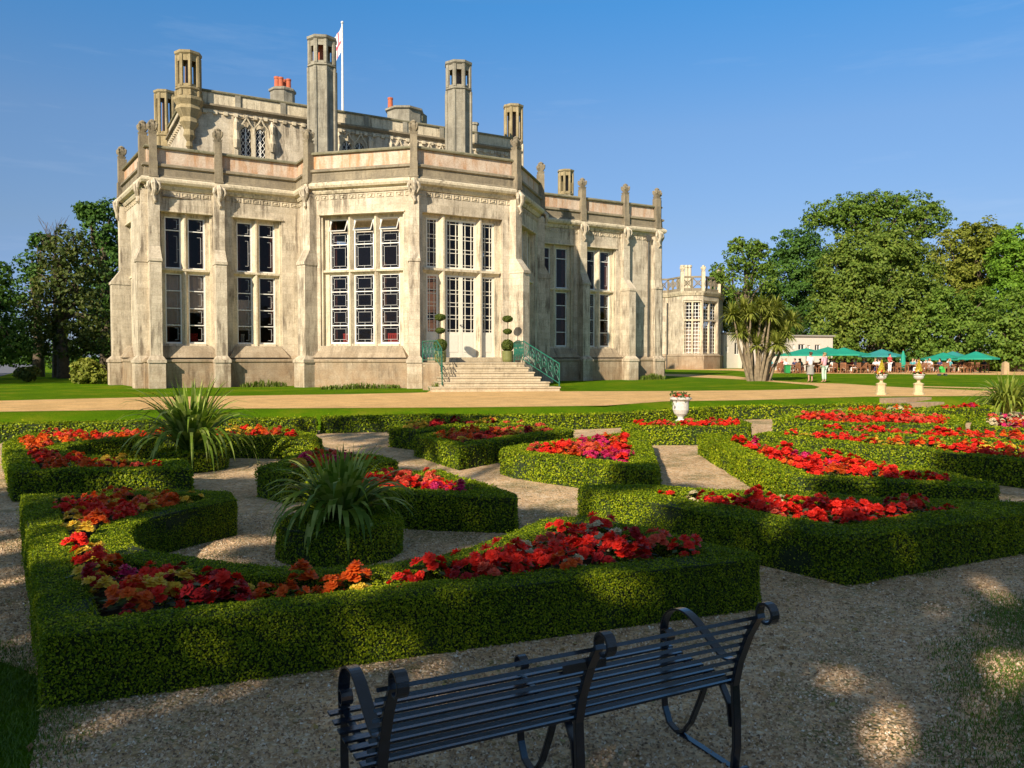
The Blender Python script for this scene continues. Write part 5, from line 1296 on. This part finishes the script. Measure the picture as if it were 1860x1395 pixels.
M['t_green']=leafmat('deep green tree leaves',[(0.065,0.111,0.013),(0.130,0.195,0.026),(0.234,0.273,0.046)],.6,.22,.25,.2)  # own leaf colour of the dome-shaped tree
M['t_olive']=leafmat('olive tree leaves',[(0.091,0.117,0.013),(0.182,0.215,0.026),(0.299,0.299,0.052)],.6,.22,.25,.2)
M['t_bright']=leafmat('bright green tree leaves',[(0.072,0.156,0.013),(0.130,0.247,0.018),(0.208,0.338,0.033)],.6,.25,.25,.2)
M['t_brown']=leafmat('bronze tinged leaves',[(.03,.055,.012),(.065,.095,.018),(.13,.14,.03)],.6,.2,.25,.2)
def pl(Y,items):   # (px,py,rx_px,rz_px[,dy])
    out=[]
    for it in items:
        px_,py_,rx,rz=it[:4]; dy=it[4] if len(it)>4 else 0; x,_,z=atY(px_,py_,Y+dy); out.append((x,Y+dy,z,rx*Y/F,min(rx,rz*1.3)*Y/F,rz*Y/F))
    return out
def ptree(label,Y,items,mat,trx,size,seed,tr=.5,dn=13,ty=None,core=True,name='broadleaf_tree',bz=None):
    lob=pl(Y,items); top=sorted(lob,key=lambda l:l[2])[len(lob)//2][2]
    return tree(name,label,lob,M[mat],size,dn,((trx-CXP)/F*Y,Y,tr,bz or top),seed,'trees beyond the castle and lawn' )
ptree('loose pale-edged tree just right of the distant pavilion, sky showing through',97,[(1318,492,24,18),(1300,505,12,10),(1350,468,34,26),(1368,450,16,14),(1338,445,14,12),(1375,480,26,28),(1390,510,22,30),(1340,520,30,24),(1385,455,12,12)],'t_mid',1355,0.22,31,.4,18)
ptree('dense dark tree left of the great dome-shaped tree',106,[(1445,450,38,30),(1465,480,46,46),(1425,500,36,42),(1455,540,52,50),(1420,560,40,40),(1480,590,48,50),(1400,600,44,44)],'t_dark',1450,0.22,32,.6,43)
ptree('broad crown rising highest behind the dome-shaped tree, sky through its right edge',116,[(1510,385,44,24),(1560,375,40,22),(1600,372,46,22),(1650,378,50,26),(1690,395,36,22),(1545,400,50,26),(1620,402,60,26),(1680,420,26,12),(1480,400,22,18)],'t_mid',1590,0.24,33,.8,28,bz=22)
ptree('great dome-shaped olive green tree in the middle of the right wood',88,[(1590,475,66,52),(1535,495,44,50),(1640,490,50,52),(1560,540,66,60),(1630,560,62,60),(1520,580,46,56),(1585,610,70,50),(1650,620,50,40),(1525,630,40,34),(1560,450,46,30),(1620,452,46,30),(1520,520,40,60),(1670,540,44,60),(1480,640,30,30)],'t_green',1590,0.22,34,.9,46)
ptree('yellow-green tree at upper right behind the dome-shaped one',96,[(1760,440,40,34),(1795,430,36,26),(1730,470,38,40),(1780,485,50,44),(1725,520,40,46),(1830,470,34,34),(1750,550,44,46)],'t_olive',1770,0.22,35,.7,43)
ptree('bright green tree at the top right edge of the picture',90,[(1850,440,34,26),(1835,480,36,40),(1875,490,46,56),(1830,530,34,36),(1870,560,50,40)],'t_bright',1850,0.22,36,.7,43)
ptree('mid green shadowed tree below the yellow-green one',84,[(1715,560,34,40),(1690,600,32,44),(1740,600,44,44),(1715,640,54,26),(1770,560,34,36),(1790,610,38,44)],'t_mid',1725,0.22,37,.5,43)
ptree('dark rounded tree at the right edge behind the timber post',78,[(1840,570,40,38),(1870,610,50,50),(1815,615,36,42),(1840,650,50,22)],'t_mid',1845,0.21,38,.5,43)
ptree('low dark tree behind the palm-like tree and white building',108,[(1340,590,44,48),(1385,570,36,40),(1310,560,30,40),(1430,620,44,40),(1470,640,40,24),(1350,550,34,30)],'t_dark',1370,0.23,39,.4,36)
for i,(x,y,rx,rz,Y,mt) in enumerate([(1540,655,40,16,86,'t_mid'),(1600,655,44,18,86,'t_dark'),(1665,655,44,18,84,'t_dark'),(1800,662,36,12,80,'t_bright'),(1735,658,44,16,83,'t_mid')]):
    l_=pl(Y,[(x,y,rx,rz)]); tree('shrub',['round shrub behind the parasols, first from the left','dark shrub behind the closed parasol','dark shrub between the closed and blue-green parasols','bright low shrub left of the timber post','shrub behind the rightmost parasols'][i],l_,M[mt],.26,30,((x-CXP)/F*Y,Y,.12,1.2),60+i,'shrubs behind the café','shrub',False)
# left wood
ptree('tall dark tree rising behind the left corner of the castle',62,[(165,385,26,16),(205,385,30,24),(190,420,36,30),(225,430,36,44),(180,470,44,40),(215,520,44,60),(165,540,44,46),(205,590,50,50),(150,380,12,10)],'t_dark',195,0.19,41,.5,36)
ptree('bronze-green conical tree at the left with thin tips',54,[(128,440,30,26),(110,465,36,28),(150,480,34,36),(95,510,34,34),(135,520,44,34),(85,560,40,34),(140,570,52,40),(70,600,42,34),(120,620,60,34),(165,610,40,36)],'t_brown',115,0.17,42,.35,30)
ptree('bluish dark tree standing left of the bronze-green one',58,[(75,440,22,14),(60,480,26,22),(80,500,34,28),(52,530,30,26),(40,570,40,34),(60,610,50,36)],'t_dark',70,0.17,43,.35,25)
ptree('dark tree cut by the left edge of the picture',50,[(0,500,20,24),(-25,520,46,40),(5,545,22,22),(-40,590,70,60),(0,610,40,40),(20,630,40,24)],'t_dark',-20,0.16,44,.35,30)
ptree('shaded undergrowth tree on the far left',66,[(30,640,60,26),(100,645,60,22),(170,640,60,26),(-40,630,60,40),(225,630,40,40)],'t_dark',100,0.20,45,.2,33)
# bare twigs above the left trees
e=empty('bare_tree',g3(100,56,LZ),0,'leafless twiggy tree top sticking up above the left trees','tree'); m=MB(); rg=random.Random(4); b0=Vector(g3(100,56,LZ)); tp=Vector(atY(100,440,56)); m.tube([b0,b0.lerp(tp,.6),tp],[.2,.12,.06],6)
for k in range(34):
    s=b0.lerp(tp,rg.uniform(.7,1)); d=Vector((rg.uniform(-.8,.8),rg.uniform(-.5,.5),1)).normalized(); l=rg.uniform(1.0,2.4); q=s+d*l; m.tube([s,s.lerp(q,.5)+Vector((rg.uniform(-.1,.1),0,0)),q],[.03,.02,.008],4)
    for j in range(3): a=s.lerp(q,rg.uniform(.4,.9)); m.tube([a,a+Vector((rg.uniform(-.5,.5),rg.uniform(-.3,.3),.6))],[.014,.006],3)
m.build('trunk',M['bark'],e)
# shrubs by the castle
def shrub(x,y,Y,rx,rz,mat,size,dn,label,seed,n=5,sparse=1):
    rr=random.Random(seed); it=[(x+rr.uniform(-.5,.5)*rx,y+rr.uniform(-.4,.5)*rz,rx*.55,rz*.55) for k in range(n)]; l_=pl(Y,it)
    tree('shrub',label,l_,M[mat],size,dn,((x-CXP)/F*Y,Y,.03,1.0),seed,None,'shrub',False)
shrub(168,672,43,34,24,'t_olive',.13,60,'rounded sunlit shrub on the lawn at the left corner of the castle',71)
shrub(48,676,46,22,16,'t_brown',.10,18,'sparse little shrub on the shaded left lawn',72)
def tuft(x,y,Y,wpx,hpx,label,seed,mat='spike',n=260):
    rr=random.Random(seed); p=g3(x,Y,LZ); e=empty('garden_plant',p,0,label,'plant','low plants along the castle wall'); Q=[]
    for k in range(n):
        u=rr.uniform(-1,1)*wpx*Y/F; q0=Vector((p[0]+u,p[1]+u*.45+rr.uniform(-.15,.15),LZ)); h=hpx*Y/F*rr.uniform(.5,1.1)*(1.1-abs(u)/(wpx*Y/F)*.5); a=rr.uniform(0,6.28); d=Vector((math.cos(a)*.45,math.sin(a)*.45,1)); s=Vector((-math.sin(a),math.cos(a),0))*.018
        q1=q0+d*h*.6; q2=q1+Vector((d.x*.6,d.y*.6,.35))*h*.5; Q.append([list(q0-s),list(q0+s),list(q1+s),list(q1-s)]); Q.append([list(q1-s),list(q1+s),list(q2+s*.2),list(q2-s*.2)])
    quads_mesh('blades',np.array(Q),[M[mat]],e)
M['fresh']=leafmat('fresh green blades',[(.07,.12,.015),(.13,.19,.025),(.22,.25,.05)],.5,.25,3)
tuft(480,692,38.6,36,17,'clump of fresh blades at the wall under the second left window',81,'fresh'); tuft(656,692,36.3,66,14,'long low clump of green plants under the wide bay window',82,'fresh',420); tuft(1186,686,50.8,24,15,'clump of strap leaves at the right corner of the castle',83,'fresh'); tuft(793,700,33.9,13,20,'small grassy clump at the foot of the left railing',84,'fresh',90)
# palm-like tree on the lawn
def cordyline():
    Y=48; b=g3(1376,Y,LZ); e=empty('cabbage_palm',b,0,'many-stemmed palm-like tree with spiky rosettes on the lawn','tree'); rr=random.Random(8); Q=[]
    heads=[(1330,572),(1352,562),(1382,556),(1372,590),(1345,604),(1400,575),(1418,590),(1393,612),(1412,625),(1374,628),(1358,585),(1405,600),(1418,628),(1342,590),(1390,585),(1362,608),(1428,605),(1410,560),(1441,585,1),(1362,570),(1395,566)]
    for i,h in enumerate(heads):
        dy=rr.uniform(-1.2,1.2); top=Vector(atY(h[0],h[1],Y+dy)); bx=1357+(h[0]-1330)*.34+rr.uniform(-4,4); base=Vector(g3(min(max(bx,1352),1400),Y+dy*.3,LZ-.05)); mid=base.lerp(top,.45)+Vector((rr.uniform(-.25,.25),0,.4)); 
        m=MB(); m.tube([base,mid,base.lerp(top,.8)+Vector((0,0,.1)),top],[.11,.08,.055,.045],7); m.build('stem',simple('pale fibrous stem',(.25,.19,.12),.95,var=.3,scale=6,bmp=.6) if i==0 else bpy.data.materials['pale fibrous stem'],e)
        for k in range(150):
            a=rr.uniform(0,6.28); el=rr.uniform(-.6,1.35); L0=rr.uniform(.7,1.08); wd=.055; d=Vector((math.cos(a)*math.cos(el),math.sin(a)*math.cos(el),math.sin(el))); s=Vector((-math.sin(a),math.cos(a),0)); p=top.copy(); pw=wd*.6
            for j in range(4):
                q=p+d*L0/4; d=(d+Vector((0,0,-.16-.1*j))).normalized(); w2=wd*(1-((j+1)/4)**2)+.003; Q.append([list(p-s*pw),list(p+s*pw),list(q+s*w2),list(q-s*w2)]); p=q; pw=w2
    quads_mesh('crown',np.array(Q),[leafmat('sword leaves',[(.12,.15,.02),(.22,.25,.04),(.38,.38,.09)],.5,.25,2)],e)
cordyline()
# trees out of frame behind and left of the camera: they throw the dappled shade over the garden
def shade_lobe(tx,ty,h,a,b):  # lobe whose shadow centre falls on ground point (tx,ty)
    k=h/math.tan(SUN_EL); q=math.hypot(SX,SY); return (tx+SX*k/q,ty+SY*k/q,h,a,a,max(.35,math.sqrt(max(b*b-a*a,.1))/1.88))
sh=[ ('great tree standing behind the camera on the left',[(-4.6,5.2,9,2.0,3.0),(-2.5,3.8,8.5,1.8,2.6),(-3.4,8.4,11,1.1,1.5),(-6.0,10.8,12,1.5,1.7),(-3.8,11,12,1.2,1.4),(-6.0,14.3,13,1.5,1.0),(-2.3,12.6,12.5,.9,1.2),(-7.2,8.0,11,1.5,2.2)],51),
     ('tall spreading tree behind the camera',[(0,3.8,9,2.0,3.0),(1.3,6.0,10,1.25,1.9),(-1.3,7.1,10.5,1.1,1.5),(-.3,8.9,11.5,.9,.9),(-1.7,16.2,14,1.5,1.8),(.3,15.6,14,.7,1.4),(-2.4,20.0,15,2.2,.9),(.9,2.2,8,2,2),(-2.2,2.0,8,1.6,1.6),(1.95,10.8,12.5,.5,1.1)],52),
     ('broad tree behind the camera on the right',[(2.7,7.3,11,1.6,1.6),(4.7,8.2,11.5,1.3,1.1),(4.9,9.8,12,1.1,.8),(7.4,11.7,13,1.2,1.5),(3.2,4.0,9,1.6,2.2),(5.6,5.4,10,2.0,2.0),(7.2,7.6,11,1.3,1.2),(2.6,1.2,8,1.6,1.6)],53)]
def gap(px,py,z,r):
    x,y=at(px,py,z); k=z/math.tan(SUN_EL); q=math.hypot(SX,SY); return (x-SX*k/q,y-SY*k/q,r)
GAPS=[gap(*g) for g in [(1470,925,.45,.4),(1600,925,.45,.4),(1080,985,.45,.3),(960,1010,.45,.22),(650,1045,.45,.22),(140,940,.45,.35),(350,1065,.45,.2),(760,878,.45,.45),(230,850,.45,.35),(560,830,.45,.3),(880,790,.45,.25),(1450,835,.45,.5),(1560,850,.45,.4),(850,1100,.35,.12),(560,1130,.3,.12),(600,900,.9,.35),(545,930,.8,.25),(650,880,.9,.2),(1700,1370,0,.34),(1600,1330,0,.12),(1820,1280,0,.15),(1500,1010,.4,.15),(980,1000,.4,.12),(690,1030,.4,.12),(1530,1235,0,.26),(1690,1310,0,.34),(1440,1205,0,.15),(1600,1180,0,.12),(1150,1070,.25,.32),(95,960,.4,.62),(80,1000,.4,.3),(225,985,.4,.5),(240,960,.4,.35),(430,985,0,.35),(20,1050,0,.3),
 (800,860,.4,.42),(730,930,.2,.28),(490,960,.2,.25),(1400,960,.3,.18),(1660,1000,.25,.22),(1790,1065,0,.2),(1850,1090,0,.22),(1250,900,.4,.2),(215,880,.2,.22),(250,885,.2,.2),(560,1000,.4,.2),(1560,880,.3,.3),(1690,885,.3,.25),
 (900,900,0,.35),(1010,880,0,.4),(1000,860,0,.6),(1250,960,.4,.15),(1330,1130,0,.15),(300,800,.4,.5),(100,810,.4,.8),(170,1010,.45,.2),(330,900,.45,.25),(1290,1230,0,.12),(1800,1200,0,.18)]]
for lb,it,sd_ in sh:
    lob=[shade_lobe(*t) for t in it]; cx=np.mean([l[0] for l in lob]); cy=np.mean([l[1] for l in lob]); 
    tree('broadleaf_tree',lb,lob,M['t_mid'],.26,20,(cx-1,cy-2,.40,8.0),sd_,'trees behind the camera',gaps=GAPS)
for q_,(bx,by,bh) in enumerate([(-34,-20,9),(-19,-27,10),(-4,-30,10),(11,-28,10),(27,-22,9),(38,-8,8)]):  # unseen row added to block low sky and darken camera-facing hedge sides
    tree('broadleaf_tree',['westernmost','second from the west','third from the west','third from the east','second from the east','easternmost'][q_]+' unseen tree added behind the camera to block low sky',[(bx,by,bh*.45,7.5,5,bh*.42),(bx+4,by+1,bh*.6,5,4,bh*.33),(bx-4,by-1,bh*.58,5,4,bh*.33)],M['t_dark'],.7,5,(bx,by,.5,bh*.6),90+q_,'trees behind the camera')
lob=[(-47,22,9,7,7,6),(-40,30,12,5,5,5),(-52,34,11,7,7,7),(-36,20,7,3,3,3)]
tree('broadleaf_tree','dark tree out of frame on the left lawn',lob,M['t_dark'],.6,6,(-45,27,.5,9),54,'trees behind the camera')

# ------------------------------------------------------------------ loose stones, leaves, tufts in the foreground
def pebbles():
    n=130000; Y=1.7+8.0*rng.uniform(0,1,n)**1.35; X=rng.uniform(-.75,.75,n)*Y; keep=np.ones(n,bool)
    P=np.column_stack([X,Y])
    for k in ('front','tip','kite','small','left','tri','long'):
        poly=[at(x,y,HH) for x,y in BED_PX[k]]; keep&=~inside(P,poly)
    gx=np.interp(Y,[-2,1.2,3.0,4.2,4.75,5.4,10.5,14.4],[.1,-.9,-1.9,-2.5,-2.85,-4.0,-7.4,-9.9]); keep&=X>gx
    P=P[keep]; n=len(P); s=rng.uniform(.004,.0125,n)*(1+.4*(rng.random(n)>.93))
    a=rng.uniform(0,6.28,n); base=np.column_stack([P,np.full(n,.006)])
    V=np.zeros((n,6,3)); rot=lambda ang:np.column_stack([np.cos(a+ang),np.sin(a+ang),np.zeros(n)])
    for i,ang in enumerate((0,1.5,3.1,4.8)): V[:,i]=base+rot(ang)*(s*rng.uniform(.8,1.3,n))[:,None]
    V[:,4]=base+np.array([0,0,1])*(s*rng.uniform(.5,.9,n))[:,None]+rot(2)*(s*.3)[:,None]; V[:,5]=base
    q=[]
    Q=np.stack([np.stack([V[:,0],V[:,1],V[:,4],V[:,4]],1),],1)
    # four slanted triangular faces written as thin quads
    out=[]
    for i in range(4):
        A=V[:,i];B=V[:,(i+1)%4];T=V[:,4]; side=(B-A)*.12; out.append(np.stack([A,B,T+side,T-side],1))
    o=quads_mesh('loose_stones',np.concatenate(out),[PEB]); tag(o,'loose flint stones scattered over the gravel','stones',kind='stuff')
PEB,t_,b_=newmat('loose flint'); g_=t_.nodes.new('ShaderNodeNewGeometry'); L(t_,ramp(t_,g_.outputs['Random Per Island'],[(0,(.14,.09,.05)),(.3,(.42,.27,.15)),(.75,(.68,.48,.30)),(.93,(.78,.62,.44)),(1,(.85,.80,.70))]),b_.inputs['Base Color']); b_.inputs['Roughness'].default_value=.7
pebbles()
def grass(name,region,n,h,label,mat='fresh_g'):
    pts=[]
    while len(pts)<n:
        x=rng.uniform(region[0],region[1]); y=rng.uniform(region[2],region[3]); 
        pts.append((x,y))
    P=np.array(pts); k=snoise(np.column_stack([P,P[:,0]*0]),1.7,9)+snoise(np.column_stack([P,P[:,0]*0]),4.2,10)*.6
    return P,k
GR=leafmat('short grass blades',[(.05,.10,.008),(.09,.17,.014),(.17,.24,.03)],.6,.2,3)
def blades(name,P,hh,label,gmin=.0):
    n=len(P); a=rng.uniform(0,6.28,n); d=np.column_stack([np.cos(a)*.5,np.sin(a)*.5,np.ones(n)]); s=np.column_stack([-np.sin(a),np.cos(a),np.zeros(n)])*.0022
    h=(hh*rng.uniform(.5,1.2,n))[:,None]; b=np.column_stack([P,np.full(n,.004)]); m_=b+d*h*.5; t=m_+d*h*.5*np.array([1.5,1.5,.7])
    o=quads_mesh(name,np.concatenate([np.stack([b-s,b+s,m_+s,m_-s],1),np.stack([m_-s,m_+s,t+s*.2,t-s*.2],1)]),[GR]); tag(o,label,'grass',kind='stuff')
P,k=grass('g',(.9,6.5,1.0,7.2),420000,.02,''); w_=k+ (P[:,0]-1.75)*1.0-(P[:,1]-3.9)*.62-np.maximum(0,P[:,0]-3.6)*2.0-np.maximum(0,2.6-P[:,1])*1.6; P=P[w_>rng.uniform(.0,1.0,len(P))]; blades('grass_patch',P,.028,'short grass growing through the gravel at the lower right')
P,k=grass('g',(-5.2,-1.2,2.2,8.0),170000,.02,''); gx=np.interp(P[:,1],[1.2,3.0,4.2,4.75,5.4,10.5],[-.9,-1.9,-2.5,-2.85,-4.0,-7.4]); w_=(gx-P[:,0])*2.2+k*.5+.15; P=P[w_>rng.uniform(-.6,.5,len(P))]; blades('grass_patch',P,.03,'grass along the left edge of the gravel beside the front hedge')

# give every repeat its own label by its place among its look-alikes
def finish_labels():
    bpy.context.view_layer.update()
    ORDW=['','second','third','fourth','fifth','sixth','seventh','eighth','ninth','tenth','eleventh','twelfth','thirteenth','fourteenth','fifteenth','sixteenth','seventeenth','eighteenth','nineteenth','twentieth']
    d={}
    for o in sc.objects:
        if o.parent is None and o.get('label') and o.get('category') in ('flower','chair','person','table'): d.setdefault(o['label'],[]).append(o)
    for lb,os_ in d.items():
        if len(os_)<2: continue
        os_.sort(key=lambda o:o.location.x/max(o.location.y,.1)); n=len(os_)
        for i,o in enumerate(os_):
            if i==0: t='leftmost'
            elif i==n-1: t='rightmost'
            elif i<=n//2: t=(ORDW[i] if i<20 else '%dth'%(i+1))+' from left'
            else: k=n-1-i; t=(ORDW[k] if k<20 else '%dth'%(k+1))+' from right'
            o['label']=lb+', '+t
            if not o.get('group'): o['group']=lb
finish_labels()

# a few dry leaves lying about
def dry_leaves():
    n=420; Y=rng.uniform(2.2,9,n); X=rng.uniform(-.7,.72,n)*Y; P=np.column_stack([X,Y]); keep=np.ones(n,bool)
    for k in ('front','tip','kite','small','left','tri','long'): keep&=~inside(P,[at(x,y,HH) for x,y in BED_PX[k]])
    P=P[keep]; C=np.column_stack([P,np.full(len(P),.016)]); Nn=np.tile([0,0,1.],(len(P),1))
    m,t,b=newmat('dry leaf'); g=t.nodes.new('ShaderNodeNewGeometry'); L(t,ramp(t,g.outputs['Random Per Island'],[(0,(.16,.08,.03)),(.5,(.34,.22,.07)),(1,(.30,.34,.08))]),b.inputs['Base Color']); b.inputs['Roughness'].default_value=.7
    tag(quads_mesh('fallen_leaves',cards(C,Nn,.028,.28,1.7),[m]),'small dry leaves fallen on the gravel','leaves',kind='stuff')
dry_leaves()
